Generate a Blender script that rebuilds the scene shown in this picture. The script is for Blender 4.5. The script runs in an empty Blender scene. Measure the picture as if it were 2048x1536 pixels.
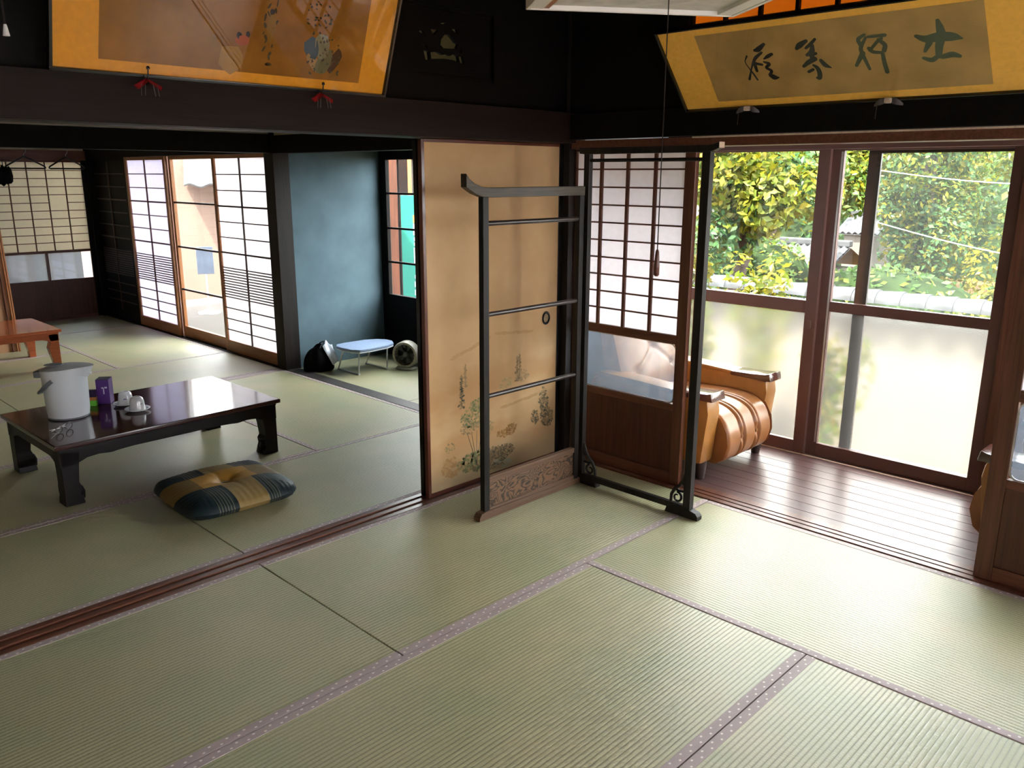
import bpy, bmesh, math, random
import numpy as np
from mathutils import Vector, Matrix

random.seed(7)
RNG = np.random.default_rng(7)
SC = bpy.context.scene
COL = SC.collection
PI = math.pi

# ------------------------------------------------------------------ camera
cam_d = bpy.data.cameras.new('camera')
cam = bpy.data.objects.new('camera', cam_d)
COL.objects.link(cam)
cam_d.sensor_fit = 'HORIZONTAL'
cam_d.sensor_width = 36.0
cam_d.lens = 1656.71 / 2048 * 36.0
cam_d.clip_start = 0.02
cam_d.clip_end = 300
yaw, pitch, roll = 0.796451, 0.248167, 0.003242
fwd = Vector((math.sin(yaw) * math.cos(pitch), math.cos(yaw) * math.cos(pitch), -math.sin(pitch)))
rt = Vector((math.cos(yaw), -math.sin(yaw), 0))
up = rt.cross(fwd)
r2 = math.cos(roll) * rt + math.sin(roll) * up
u2 = -math.sin(roll) * rt + math.cos(roll) * up
cm = Matrix((r2, u2, -fwd)).transposed().to_4x4()
cm.translation = Vector((-3.25255, -1.88100, 1.48421))
cam.matrix_world = cm
SC.camera = cam

# ------------------------------------------------------------------ world, sun, exposure
SC.view_settings.view_transform = 'Standard'
SC.view_settings.look = 'None'
SC.view_settings.exposure = 2.88
SC.view_settings.gamma = 1.0
SC.view_settings.use_curve_mapping = False
SC.cycles.use_denoising = True
SC.cycles.max_bounces = 10
SC.cycles.diffuse_bounces = 6
SC.cycles.glossy_bounces = 4
SC.cycles.transmission_bounces = 8
SC.cycles.transparent_max_bounces = 12
SC.cycles.caustics_reflective = False
SC.cycles.sample_clamp_indirect = 6.0

wd = bpy.data.worlds.new('overcast_sky')
SC.world = wd
wd.use_nodes = True
bg = wd.node_tree.nodes['Background']
bg.inputs['Color'].default_value = (0.93, 0.97, 1.0, 1)
bg.inputs['Strength'].default_value = 3.0

sun_d = bpy.data.lights.new('sun', 'SUN')
sun_d.energy = 6.0
sun_d.angle = math.radians(1.0)
sun_d.color = (1.0, 0.93, 0.78)
sun = bpy.data.objects.new('sun', sun_d)
COL.objects.link(sun)
sun.rotation_euler = Vector((0.45, 0.10, -0.88)).to_track_quat('-Z', 'Y').to_euler()


def portal(cx, cy, cz, w, h, rot):
    d = bpy.data.lights.new('window_portal', 'AREA')
    d.shape = 'RECTANGLE'
    d.size, d.size_y = w, h
    d.cycles.is_portal = True
    o = bpy.data.objects.new('window_portal', d)
    o.location = (cx, cy, cz)
    o.rotation_euler = rot
    COL.objects.link(o)


# ------------------------------------------------------------------ material helpers
MATS = {}


def nmat(name):
    m = bpy.data.materials.new(name)
    m.use_nodes = True
    nt = m.node_tree
    b = nt.nodes['Principled BSDF']
    MATS[name] = m
    return m, nt, b


def N(nt, t, **kw):
    n = nt.nodes.new(t)
    for k, v in kw.items():
        if k == 'inp':
            for kk, vv in v.items():
                n.inputs[kk].default_value = vv
        else:
            setattr(n, k, v)
    return n


def ramp(nt, stops):
    r = nt.nodes.new('ShaderNodeValToRGB')
    el = r.color_ramp.elements
    while len(el) > 1:
        el.remove(el[-1])
    el[0].position = stops[0][0]
    el[0].color = (*stops[0][1], 1)
    for p, c in stops[1:]:
        e = el.new(p)
        e.color = (*c, 1)
    return r


def math_n(nt, op, a, b=None, c=None):
    n = N(nt, 'ShaderNodeMath', operation=op)
    for i, x in enumerate((a, b, c)):
        if x is None:
            continue
        if isinstance(x, (int, float)):
            n.inputs[i].default_value = x
        else:
            nt.links.new(x, n.inputs[i])
    return n.outputs[0]


def coords(nt, scale=(1, 1, 1), rnd=True, loc=(0, 0, 0)):
    tc = N(nt, 'ShaderNodeTexCoord')
    mp = N(nt, 'ShaderNodeMapping')
    mp.inputs['Scale'].default_value = scale
    mp.inputs['Location'].default_value = loc
    if rnd:
        oi = N(nt, 'ShaderNodeObjectInfo')
        ad = N(nt, 'ShaderNodeVectorMath', operation='MULTIPLY_ADD')
        ad.inputs[1].default_value = (7.3, 5.1, 9.7)
        nt.links.new(oi.outputs['Random'], ad.inputs[0])
        nt.links.new(tc.outputs['Object'], ad.inputs[2])
        nt.links.new(ad.outputs[0], mp.inputs['Vector'])
    else:
        nt.links.new(tc.outputs['Object'], mp.inputs['Vector'])
    return mp


def mat_wood(name, c1, c2, rough=0.45, axis='x', scale=6, stretch=14, spec=0.4, bump=0.15, coat=0):
    m, nt, b = nmat(name)
    s = [scale * stretch] * 3
    s['xyz'.index(axis)] = scale * 0.6
    mp = coords(nt, s)
    n1 = N(nt, 'ShaderNodeTexNoise', inp={'Scale': 1.0, 'Detail': 5.0, 'Roughness': 0.6, 'Distortion': 0.6})
    nt.links.new(mp.outputs[0], n1.inputs['Vector'])
    r = ramp(nt, [(0.3, c1), (0.7, c2)])
    nt.links.new(n1.outputs['Fac'], r.inputs['Fac'])
    nt.links.new(r.outputs[0], b.inputs['Base Color'])
    b.inputs['Roughness'].default_value = rough
    b.inputs['Specular IOR Level'].default_value = spec
    b.inputs['Coat Weight'].default_value = coat
    b.inputs['Coat Roughness'].default_value = 0.08
    bp = N(nt, 'ShaderNodeBump', inp={'Strength': bump, 'Distance': 0.002})
    nt.links.new(n1.outputs['Fac'], bp.inputs['Height'])
    nt.links.new(bp.outputs[0], b.inputs['Normal'])
    return m


def mat_flat(name, c, rough=0.6, spec=0.3, metal=0, var=0.12, scale=8, bump=0.0, coat=0, sheen=0):
    m, nt, b = nmat(name)
    mp = coords(nt, (scale,) * 3)
    n1 = N(nt, 'ShaderNodeTexNoise', inp={'Scale': 1.0, 'Detail': 4.0})
    nt.links.new(mp.outputs[0], n1.inputs['Vector'])
    r = ramp(nt, [(0.3, tuple(x * (1 - var) for x in c)), (0.7, tuple(min(1, x * (1 + var)) for x in c))])
    nt.links.new(n1.outputs['Fac'], r.inputs['Fac'])
    nt.links.new(r.outputs[0], b.inputs['Base Color'])
    b.inputs['Roughness'].default_value = rough
    b.inputs['Specular IOR Level'].default_value = spec
    b.inputs['Metallic'].default_value = metal
    b.inputs['Coat Weight'].default_value = coat
    b.inputs['Coat Roughness'].default_value = 0.05
    b.inputs['Sheen Weight'].default_value = sheen
    if bump:
        bp = N(nt, 'ShaderNodeBump', inp={'Strength': bump, 'Distance': 0.003})
        nt.links.new(n1.outputs['Fac'], bp.inputs['Height'])
        nt.links.new(bp.outputs[0], b.inputs['Normal'])
    return m


def mat_paint(name, rough=0.7, spec=0.2):
    """pigment colours stored on the mesh (flat print and leaf colours)"""
    m, nt, b = nmat(name)
    a = N(nt, 'ShaderNodeAttribute', attribute_name='Col')
    nt.links.new(a.outputs['Color'], b.inputs['Base Color'])
    b.inputs['Roughness'].default_value = rough
    b.inputs['Specular IOR Level'].default_value = spec
    return m


def mat_leaf(name):
    m, nt, b = nmat(name)
    nt.nodes.remove(b)
    out = nt.nodes['Material Output']
    a = N(nt, 'ShaderNodeAttribute', attribute_name='Col')
    d = N(nt, 'ShaderNodeBsdfDiffuse')
    t = N(nt, 'ShaderNodeBsdfTranslucent')
    g = N(nt, 'ShaderNodeBsdfGlossy', inp={'Roughness': 0.4})
    mx = N(nt, 'ShaderNodeMixShader', inp={0: 0.45})
    mx2 = N(nt, 'ShaderNodeMixShader', inp={0: 0.012})
    nt.links.new(a.outputs['Color'], d.inputs['Color'])
    nt.links.new(a.outputs['Color'], t.inputs['Color'])
    nt.links.new(d.outputs[0], mx.inputs[1])
    nt.links.new(t.outputs[0], mx.inputs[2])
    nt.links.new(mx.outputs[0], mx2.inputs[1])
    nt.links.new(g.outputs[0], mx2.inputs[2])
    nt.links.new(mx2.outputs[0], out.inputs['Surface'])
    return m


def mat_paper(name, c, trans=0.55):
    m, nt, b = nmat(name)
    nt.nodes.remove(b)
    out = nt.nodes['Material Output']
    mp = coords(nt, (30, 30, 30))
    n1 = N(nt, 'ShaderNodeTexNoise', inp={'Scale': 1.0, 'Detail': 5.0})
    nt.links.new(mp.outputs[0], n1.inputs['Vector'])
    r = ramp(nt, [(0.3, tuple(x * 0.95 for x in c)), (0.7, c)])
    nt.links.new(n1.outputs['Fac'], r.inputs['Fac'])
    d = N(nt, 'ShaderNodeBsdfDiffuse')
    t = N(nt, 'ShaderNodeBsdfTranslucent')
    mx = N(nt, 'ShaderNodeMixShader', inp={0: trans})
    nt.links.new(r.outputs[0], d.inputs['Color'])
    nt.links.new(r.outputs[0], t.inputs['Color'])
    nt.links.new(d.outputs[0], mx.inputs[1])
    nt.links.new(t.outputs[0], mx.inputs[2])
    nt.links.new(mx.outputs[0], out.inputs['Surface'])
    return m


def mat_glass(name, tint=(0.97, 0.98, 0.97), gloss_rough=0.02, refl=1.0):
    """thin clear pane: transparent with a Fresnel reflection"""
    m, nt, b = nmat(name)
    nt.nodes.remove(b)
    out = nt.nodes['Material Output']
    fr = N(nt, 'ShaderNodeFresnel', inp={'IOR': 1.5})
    ge = N(nt, 'ShaderNodeNewGeometry')     # same reflection from either face of the thin pane
    nt.links.new(math_n(nt, 'MULTIPLY_ADD', ge.outputs['Backfacing'], 1 / 1.5 - 1.5, 1.5), fr.inputs['IOR'])
    ml = N(nt, 'ShaderNodeMath', operation='MULTIPLY', inp={1: refl})
    nt.links.new(fr.outputs[0], ml.inputs[0])
    t = N(nt, 'ShaderNodeBsdfTransparent', inp={'Color': (*tint, 1)})
    g = N(nt, 'ShaderNodeBsdfGlossy', inp={'Roughness': gloss_rough})
    mx = N(nt, 'ShaderNodeMixShader')
    nt.links.new(ml.outputs[0], mx.inputs[0])
    nt.links.new(t.outputs[0], mx.inputs[1])
    nt.links.new(g.outputs[0], mx.inputs[2])
    nt.links.new(mx.outputs[0], out.inputs['Surface'])
    return m


def mat_frosted(name, rough=0.28, clear=0.0, tint=(0.95, 0.96, 0.93), milk=0.12):
    m, nt, b = nmat(name)
    nt.nodes.remove(b)
    out = nt.nodes['Material Output']
    rf = N(nt, 'ShaderNodeBsdfRefraction', inp={'Color': (*tint, 1), 'Roughness': rough, 'IOR': 1.35})
    mp = coords(nt, (220, 220, 220))
    n1 = N(nt, 'ShaderNodeTexNoise', inp={'Scale': 1.0, 'Detail': 2.0})
    nt.links.new(mp.outputs[0], n1.inputs['Vector'])
    bp = N(nt, 'ShaderNodeBump', inp={'Strength': 0.12, 'Distance': 0.002})
    nt.links.new(n1.outputs['Fac'], bp.inputs['Height'])
    nt.links.new(bp.outputs[0], rf.inputs['Normal'])
    tl = N(nt, 'ShaderNodeBsdfTranslucent', inp={'Color': (*tint, 1)})
    mx = N(nt, 'ShaderNodeMixShader', inp={0: milk})
    nt.links.new(rf.outputs[0], mx.inputs[1])
    nt.links.new(tl.outputs[0], mx.inputs[2])
    last = mx
    if clear:
        tr = N(nt, 'ShaderNodeBsdfTransparent', inp={'Color': (*tint, 1)})
        m2 = N(nt, 'ShaderNodeMixShader', inp={0: clear})
        nt.links.new(last.outputs[0], m2.inputs[1])
        nt.links.new(tr.outputs[0], m2.inputs[2])
        last = m2
    nt.links.new(last.outputs[0], out.inputs['Surface'])
    return m


def mat_screen(name, cover=0.10, c=(0.35, 0.37, 0.35)):
    m, nt, b = nmat(name)
    nt.nodes.remove(b)
    out = nt.nodes['Material Output']
    t = N(nt, 'ShaderNodeBsdfTransparent')
    d = N(nt, 'ShaderNodeBsdfDiffuse', inp={'Color': (*c, 1)})
    l = N(nt, 'ShaderNodeBsdfTranslucent', inp={'Color': (*c, 1)})
    m1 = N(nt, 'ShaderNodeMixShader', inp={0: 0.5})
    nt.links.new(d.outputs[0], m1.inputs[1])
    nt.links.new(l.outputs[0], m1.inputs[2])
    mx = N(nt, 'ShaderNodeMixShader', inp={0: cover})
    nt.links.new(t.outputs[0], mx.inputs[1])
    nt.links.new(m1.outputs[0], mx.inputs[2])
    nt.links.new(mx.outputs[0], out.inputs['Surface'])
    return m


def mat_tatami(name, hi, lo, rough=0.42):
    m, nt, b = nmat(name)
    tc = N(nt, 'ShaderNodeTexCoord')
    sp = N(nt, 'ShaderNodeSeparateXYZ')
    nt.links.new(tc.outputs['Object'], sp.inputs[0])
    # ribs run along local x, one every 15 mm across local y
    ph = math_n(nt, 'MULTIPLY', sp.outputs['Y'], 2 * PI / 0.0152)
    sn = math_n(nt, 'SINE', ph)
    rib = math_n(nt, 'POWER', math_n(nt, 'ABSOLUTE', math_n(nt, 'SINE', math_n(nt, 'MULTIPLY', ph, 0.5))), 0.45)
    # rushes: fine strands across the ribs
    mp = N(nt, 'ShaderNodeMapping')
    mp.inputs['Scale'].default_value = (300, 66, 1)
    oi = N(nt, 'ShaderNodeObjectInfo')
    ad = N(nt, 'ShaderNodeVectorMath', operation='MULTIPLY_ADD')
    ad.inputs[1].default_value = (3.3, 5.1, 0)
    nt.links.new(oi.outputs['Random'], ad.inputs[0])
    nt.links.new(tc.outputs['Object'], ad.inputs[2])
    nt.links.new(ad.outputs[0], mp.inputs['Vector'])
    n1 = N(nt, 'ShaderNodeTexNoise', inp={'Scale': 1.0, 'Detail': 2.0})
    nt.links.new(mp.outputs[0], n1.inputs['Vector'])
    n2 = N(nt, 'ShaderNodeTexNoise', inp={'Scale': 3.0, 'Detail': 4.0})
    nt.links.new(ad.outputs[0], n2.inputs['Vector'])
    f = math_n(nt, 'ADD', math_n(nt, 'MULTIPLY', rib, 0.62), math_n(nt, 'MULTIPLY', n1.outputs['Fac'], 0.38))
    r = ramp(nt, [(0.2, tuple(x * 0.36 for x in lo)), (0.6, lo), (0.9, hi)])
    nt.links.new(f, r.inputs['Fac'])
    # fading towards straw in broad patches
    mx = N(nt, 'ShaderNodeMix', data_type='RGBA', blend_type='MULTIPLY')
    mx.inputs[0].default_value = 1.0
    r2_ = ramp(nt, [(0.35, (0.88, 0.94, 0.84)), (0.65, (1.06, 1.0, 0.92))])
    nt.links.new(n2.outputs['Fac'], r2_.inputs['Fac'])
    nt.links.new(r.outputs[0], mx.inputs[6])
    nt.links.new(r2_.outputs[0], mx.inputs[7])
    nt.links.new(mx.outputs[2], b.inputs['Base Color'])
    b.inputs['Roughness'].default_value = rough
    b.inputs['Specular IOR Level'].default_value = 0.7
    bp = N(nt, 'ShaderNodeBump', inp={'Strength': 0.8, 'Distance': 0.002})
    nt.links.new(f, bp.inputs['Height'])
    nt.links.new(bp.outputs[0], b.inputs['Normal'])
    return m


def mat_heri(name, c, dot):
    m, nt, b = nmat(name)
    tc = N(nt, 'ShaderNodeTexCoord')
    sp = N(nt, 'ShaderNodeSeparateXYZ')
    nt.links.new(tc.outputs['Object'], sp.inputs[0])
    tot = None
    for off, row in ((0.0, 0.0062), (0.021, -0.0062)):
        u = math_n(nt, 'ADD', sp.outputs['X'], 10 + off)
        u = math_n(nt, 'SUBTRACT', math_n(nt, 'MODULO', u, 0.05), 0.025)
        v = math_n(nt, 'SUBTRACT', sp.outputs['Y'], row)
        d = math_n(nt, 'ADD', math_n(nt, 'POWER', math_n(nt, 'DIVIDE', u, 0.0042), 2),
                   math_n(nt, 'POWER', math_n(nt, 'DIVIDE', v, 0.0032), 2))
        k = math_n(nt, 'LESS_THAN', d, 1.0)
        tot = k if tot is None else math_n(nt, 'MAXIMUM', tot, k)
    mx = N(nt, 'ShaderNodeMix', data_type='RGBA')
    nt.links.new(tot, mx.inputs[0])
    mx.inputs[6].default_value = (*c, 1)
    mx.inputs[7].default_value = (*dot, 1)
    nt.links.new(mx.outputs[2], b.inputs['Base Color'])
    b.inputs['Roughness'].default_value = 0.6
    b.inputs['Specular IOR Level'].default_value = 0.45
    return m


# ------------------------------------------------------------------ palette
M = {}
M['black_wood'] = mat_wood('blackened_wood', (0.0016, 0.0012, 0.001), (0.0045, 0.0028, 0.0022), 0.6, 'x', 5, spec=0.12, bump=0.1)
M['dark_wood_z'] = mat_wood('dark_post_wood', (0.007, 0.005, 0.0045), (0.018, 0.012, 0.010), 0.5, 'z', 5, spec=0.25, bump=0.1)
M['lintel_wood'] = mat_wood('lintel_wood', (0.006, 0.0026, 0.0019), (0.015, 0.0065, 0.0045), 0.55, 'x', 5, spec=0.15, bump=0.1)
M['red_wood'] = mat_wood('redbrown_wood', (0.07, 0.022, 0.012), (0.15, 0.052, 0.028), 0.38, 'x', 5)
M['red_wood_z'] = mat_wood('redbrown_upright_wood', (0.06, 0.02, 0.011), (0.13, 0.046, 0.024), 0.38, 'z', 5)
M['board_wood'] = mat_wood('door_board_wood', (0.04, 0.013, 0.007), (0.09, 0.03, 0.015), 0.45, 'z', 4)
M['orange_wood'] = mat_wood('orange_wood', (0.26, 0.09, 0.03), (0.42, 0.17, 0.06), 0.4, 'z', 5)
M['orange_wood_x'] = mat_wood('orange_rail_wood', (0.24, 0.085, 0.03), (0.40, 0.16, 0.055), 0.4, 'x', 5)
M['muntin_red'] = mat_wood('lattice_redbrown', (0.08, 0.025, 0.015), (0.14, 0.045, 0.025), 0.5, 'x', 8)
M['muntin_dark'] = mat_wood('lattice_dark', (0.03, 0.013, 0.009), (0.07, 0.03, 0.02), 0.5, 'x', 8)
M['plank'] = mat_wood('veranda_plank_wood', (0.090, 0.050, 0.050), (0.135, 0.074, 0.070), 0.33, 'x', 2.0, stretch=12, spec=0.36, bump=0.02)
M['sill_wood'] = mat_wood('threshold_wood', (0.075, 0.026, 0.015), (0.17, 0.062, 0.034), 0.3, 'x', 5, spec=0.5)
M['pale_wood'] = mat_wood('pale_worn_wood_highlight', (0.45, 0.34, 0.24), (0.62, 0.50, 0.38), 0.5, 'x', 5)
M['rack_wood'] = mat_wood('rack_dark_wood', (0.005, 0.004, 0.0038), (0.018, 0.0145, 0.012), 0.45, 'z', 6, spec=0.22)
M['rack_wood_x'] = mat_wood('rack_rail_wood', (0.030, 0.023, 0.014), (0.075, 0.06, 0.036), 0.45, 'x', 6, spec=0.3)
M['rack_pole'] = mat_wood('rack_pole_wood', (0.015, 0.009, 0.0075), (0.045, 0.028, 0.022), 0.32, 'x', 6, spec=0.6)
M['rack_brown'] = mat_wood('rack_brown_wood', (0.085, 0.043, 0.024), (0.15, 0.083, 0.05), 0.42, 'x', 6)
M['tatami'] = mat_tatami('tatami_rush', (0.50, 0.48, 0.315), (0.36, 0.345, 0.215))
M['heri'] = mat_heri('tatami_border_cloth', (0.40, 0.32, 0.305), (0.75, 0.69, 0.63))
M['paper'] = mat_paper('shoji_paper', (0.95, 0.915, 0.93), 0.62)
M['paper_old'] = mat_paper('yellowed_shoji_paper', (0.80, 0.75, 0.62), 0.5)
M['paper_orange'] = mat_paper('amber_transom_paper', (0.80, 0.36, 0.06), 0.5)
M['glass'] = mat_glass('clear_glass')
M['picture_glass'] = mat_glass('picture_glass', (1, 1, 1), 0.0, 0.8)
M['frosted'] = mat_frosted('frosted_glass', 0.17, tint=(0.88, 0.87, 0.83), milk=0.03)
M['frosted_soft'] = mat_frosted('ribbed_glass', 0.14, milk=0.2)
M['paper_violet'] = mat_paper('violet_tinted_sheet', (0.74, 0.72, 0.82), 0.55)
M['frosted_far'] = mat_frosted('old_frosted_glass', 0.2, milk=0.35)
M['screen'] = mat_screen('insect_screen_mesh')
M['sash'] = mat_flat('bronze_sash', (0.13, 0.062, 0.050), 0.42, 0.5, var=0.08)
M['sash_dark'] = mat_flat('dark_sash', (0.05, 0.042, 0.04), 0.4, 0.5, var=0.08)
M['alu'] = mat_flat('pale_aluminium', (0.55, 0.55, 0.54), 0.35, 0.5, metal=0.6)
M['plaster_green'] = mat_flat('greygreen_plaster', (0.105, 0.16, 0.19), 0.85, 0.15, var=0.12, scale=5, bump=0.12)
M['plaster_cream'] = mat_flat('cream_plaster', (0.50, 0.42, 0.24), 0.9, 0.1, bump=0.1)
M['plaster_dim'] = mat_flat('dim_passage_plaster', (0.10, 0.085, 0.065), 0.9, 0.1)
M['plaster_blue'] = mat_flat('bluegrey_plaster', (0.30, 0.36, 0.42), 0.9, 0.1, bump=0.1)
M['plaster_in'] = mat_flat('sand_plaster', (0.5, 0.43, 0.32), 0.9, 0.1, bump=0.1)
M['black_lacquer'] = mat_flat('black_lacquer', (0.006, 0.005, 0.005), 0.2, 0.5, var=0.1)
M['brown_lacquer'] = mat_flat('brown_lacquer', (0.10, 0.028, 0.016), 0.25, 0.5, var=0.15)
M['table_top'] = mat_wood('dark_red_lacquer', (0.022, 0.004, 0.0035), (0.045, 0.0075, 0.007), 0.14, 'x', 4, spec=0.4, bump=0.02, coat=0.45)
M['table_leg'] = mat_flat('dark_lacquer_leg', (0.004, 0.0018, 0.0016), 0.4, 0.2, var=0.2)
M['orange_lacquer'] = mat_wood('orange_lacquer', (0.34, 0.07, 0.022), (0.48, 0.115, 0.04), 0.22, 'x', 4, spec=0.5, bump=0.03, coat=0.4)
M['leather'] = mat_flat('tan_leather', (0.36, 0.155, 0.035), 0.36, 0.5, var=0.14, scale=14, bump=0.06)
M['leather_seat'] = mat_flat('brown_seat_leather', (0.31, 0.125, 0.04), 0.3, 0.5, var=0.14, scale=14, bump=0.06)
M['arm_cap'] = mat_wood('armrest_wood', (0.05, 0.016, 0.012), (0.11, 0.038, 0.028), 0.15, 'y', 6, spec=0.6, coat=0.5)
M['chair_leg'] = mat_flat('dark_chair_leg', (0.035, 0.02, 0.017), 0.35, 0.5)
M['white_plastic'] = mat_flat('white_plastic', (0.62, 0.65, 0.68), 0.35, 0.45, var=0.03)
M['grey_plastic'] = mat_flat('grey_plastic', (0.16, 0.17, 0.19), 0.4, 0.45, var=0.05)
M['black_plastic'] = mat_flat('black_plastic', (0.012, 0.012, 0.014), 0.3, 0.5)
M['black_cloth'] = mat_flat('black_cloth', (0.004, 0.004, 0.005), 0.9, 0.1)
M['white_cloth'] = mat_flat('white_cloth', (0.62, 0.68, 0.76), 0.85, 0.1, var=0.06)
M['porcelain'] = mat_flat('porcelain', (0.72, 0.74, 0.75), 0.15, 0.5, var=0.02, coat=0.5)
M['porcelain_grey'] = mat_flat('grey_porcelain', (0.55, 0.55, 0.55), 0.15, 0.5, var=0.1, scale=40, coat=0.5)
M['blue_glaze'] = mat_flat('blue_glaze', (0.03, 0.10, 0.30), 0.2, 0.5)
M['purple_card'] = mat_flat('purple_card', (0.075, 0.02, 0.16), 0.4, 0.4)
M['dark_card'] = mat_flat('dark_card', (0.02, 0.008, 0.04), 0.5, 0.3)
M['green_card'] = mat_flat('green_card', (0.12, 0.45, 0.04), 0.5, 0.3)
M['orange_card'] = mat_flat('orange_card', (0.45, 0.19, 0.04), 0.5, 0.3)
M['white_print'] = mat_flat('white_print', (0.6, 0.58, 0.66), 0.5, 0.3)
M['board_cover'] = mat_flat('paleblue_board_cover', (0.25, 0.33, 0.48), 0.75, 0.2, var=0.06, scale=60)
M['metal'] = mat_flat('white_metal', (0.55, 0.56, 0.56), 0.3, 0.5, metal=0.4)
M['fan_cream'] = mat_flat('cream_fan_plastic', (0.38, 0.36, 0.30), 0.4, 0.4)
M['mount_amber'] = mat_flat('amber_silk_mount', (0.72, 0.29, 0.010), 0.6, 0.3, var=0.06, scale=60)
M['mount_gold'] = mat_flat('gold_silk_mount', (0.86, 0.45, 0.06), 0.6, 0.3, var=0.06, scale=60)
M['painting'] = mat_flat('brown_painting_silk', (0.27, 0.105, 0.008), 0.7, 0.2, var=0.22, scale=9)
M['calligraphy'] = mat_flat('tan_calligraphy_paper', (0.37, 0.225, 0.065), 0.75, 0.2, var=0.18, scale=7)
M['paint'] = mat_paint('ink_and_pigment')
M['red_cloth'] = mat_flat('red_cloth', (0.25, 0.006, 0.010), 0.7, 0.2, var=0.3)
M['grey_cloth'] = mat_flat('grey_bow_cloth', (0.10, 0.085, 0.08), 0.7, 0.2, var=0.3)
M['brass'] = mat_flat('old_brass', (0.30, 0.22, 0.12), 0.4, 0.5, metal=0.7, var=0.3, scale=60)
M['lamp_panel'] = mat_flat('lamp_diffuser', (0.55, 0.52, 0.46), 0.5, 0.4, var=0.15, scale=25)
M['lamp_frame'] = mat_flat('lamp_white_frame', (0.75, 0.72, 0.66), 0.4, 0.4, var=0.05)
M['cord'] = mat_flat('dark_cord', (0.02, 0.014, 0.012), 0.7, 0.2)
M['knob_wood'] = mat_flat('knob_wood', (0.09, 0.02, 0.012), 0.3, 0.5)
M['soil'] = mat_flat('garden_soil', (0.10, 0.055, 0.022), 0.95, 0.1, var=0.4, scale=1.0)
M['white_wall'] = mat_flat('white_garden_wall', (0.11, 0.10, 0.09), 0.9, 0.1, var=0.08, scale=2)
M['tile'] = mat_flat('silver_roof_tile', (0.042, 0.044, 0.048), 0.55, 0.25, var=0.3, scale=6)
M['tile_white'] = mat_flat('pale_glazed_tile', (0.065, 0.065, 0.068), 0.6, 0.1, var=0.1, scale=6)
M['bark'] = mat_flat('bark', (0.05, 0.04, 0.035), 0.9, 0.1, var=0.4, scale=12, bump=0.4)
M['leaf'] = mat_leaf('leaf')
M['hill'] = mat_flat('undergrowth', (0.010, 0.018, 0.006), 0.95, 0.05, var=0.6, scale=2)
M['wire'] = mat_flat('pale_cable', (0.65, 0.65, 0.65), 0.6, 0.2)
M['teal'] = mat_flat('teal_board', (0.012, 0.13, 0.095), 0.5, 0.3, var=0.06)
M['teal_print'] = mat_flat('board_print', (0.28, 0.33, 0.32), 0.5, 0.3)
M['house_wall'] = mat_flat('beige_house_wall', (0.135, 0.092, 0.075), 0.9, 0.1, var=0.06, scale=1.5)
M['blue_board'] = mat_flat('pale_blue_board', (0.15, 0.175, 0.23), 0.6, 0.3)
M['concrete'] = mat_flat('pale_paving', (0.085, 0.075, 0.068), 0.9, 0.1, var=0.1, scale=2)
M['floor_base'] = mat_flat('underfloor', (0.012, 0.010, 0.008), 0.9, 0.1)
M['peach_panel'] = mat_flat('peach_panel', (0.42, 0.23, 0.12), 0.5, 0.3, var=0.08)
M['amber_cloth'] = mat_flat('amber_plastic', (0.45, 0.17, 0.02), 0.4, 0.4)


def mat_cushion():
    m, nt, b = nmat('plaid_cushion_cloth')
    tc = N(nt, 'ShaderNodeTexCoord')
    sp = N(nt, 'ShaderNodeSeparateXYZ')
    nt.links.new(tc.outputs['Object'], sp.inputs[0])
    ax = math_n(nt, 'ABSOLUTE', sp.outputs['X'])
    ay = math_n(nt, 'ABSOLUTE', sp.outputs['Y'])
    g1 = math_n(nt, 'LESS_THAN', math_n(nt, 'ABSOLUTE', math_n(nt, 'ADD', sp.outputs['Y'], -0.01)), 0.085)   # amber band along x
    g2 = math_n(nt, 'LESS_THAN', math_n(nt, 'ABSOLUTE', math_n(nt, 'ADD', sp.outputs['X'], -0.02)), 0.072)   # tan band along y
    pin = math_n(nt, 'MULTIPLY', math_n(nt, 'LESS_THAN', math_n(nt, 'MODULO', math_n(nt, 'ADD', sp.outputs['X'], 1.0), 0.013), 0.003),
                 math_n(nt, 'MULTIPLY', math_n(nt, 'GREATER_THAN', ax, 0.07), math_n(nt, 'LESS_THAN', ax, 0.15)))
    c2 = N(nt, 'ShaderNodeMix', data_type='RGBA')
    nt.links.new(pin, c2.inputs[0])
    c2.inputs[6].default_value = (0.006, 0.015, 0.018, 1)
    c2.inputs[7].default_value = (0.13, 0.12, 0.08, 1)
    c3 = N(nt, 'ShaderNodeMix', data_type='RGBA')
    nt.links.new(g2, c3.inputs[0])
    nt.links.new(c2.outputs[2], c3.inputs[6])
    c3.inputs[7].default_value = (0.25, 0.165, 0.055, 1)
    c4 = N(nt, 'ShaderNodeMix', data_type='RGBA')
    nt.links.new(g1, c4.inputs[0])
    nt.links.new(c3.outputs[2], c4.inputs[6])
    gg = N(nt, 'ShaderNodeMix', data_type='RGBA')
    nt.links.new(math_n(nt, 'LESS_THAN', ax, 0.13), gg.inputs[0])
    gg.inputs[6].default_value = (0.17, 0.10, 0.022, 1)
    gg.inputs[7].default_value = (0.38, 0.20, 0.035, 1)
    nt.links.new(gg.outputs[2], c4.inputs[7])
    nt.links.new(c4.outputs[2], b.inputs['Base Color'])
    b.inputs['Roughness'].default_value = 0.55
    b.inputs['Specular IOR Level'].default_value = 0.3
    n1 = N(nt, 'ShaderNodeTexNoise', inp={'Scale': 28.0, 'Detail': 4.0})
    nt.links.new(tc.outputs['Object'], n1.inputs['Vector'])
    bp = N(nt, 'ShaderNodeBump', inp={'Strength': 0.25, 'Distance': 0.006})
    nt.links.new(n1.outputs['Fac'], bp.inputs['Height'])
    nt.links.new(bp.outputs[0], b.inputs['Normal'])
    return m


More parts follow.
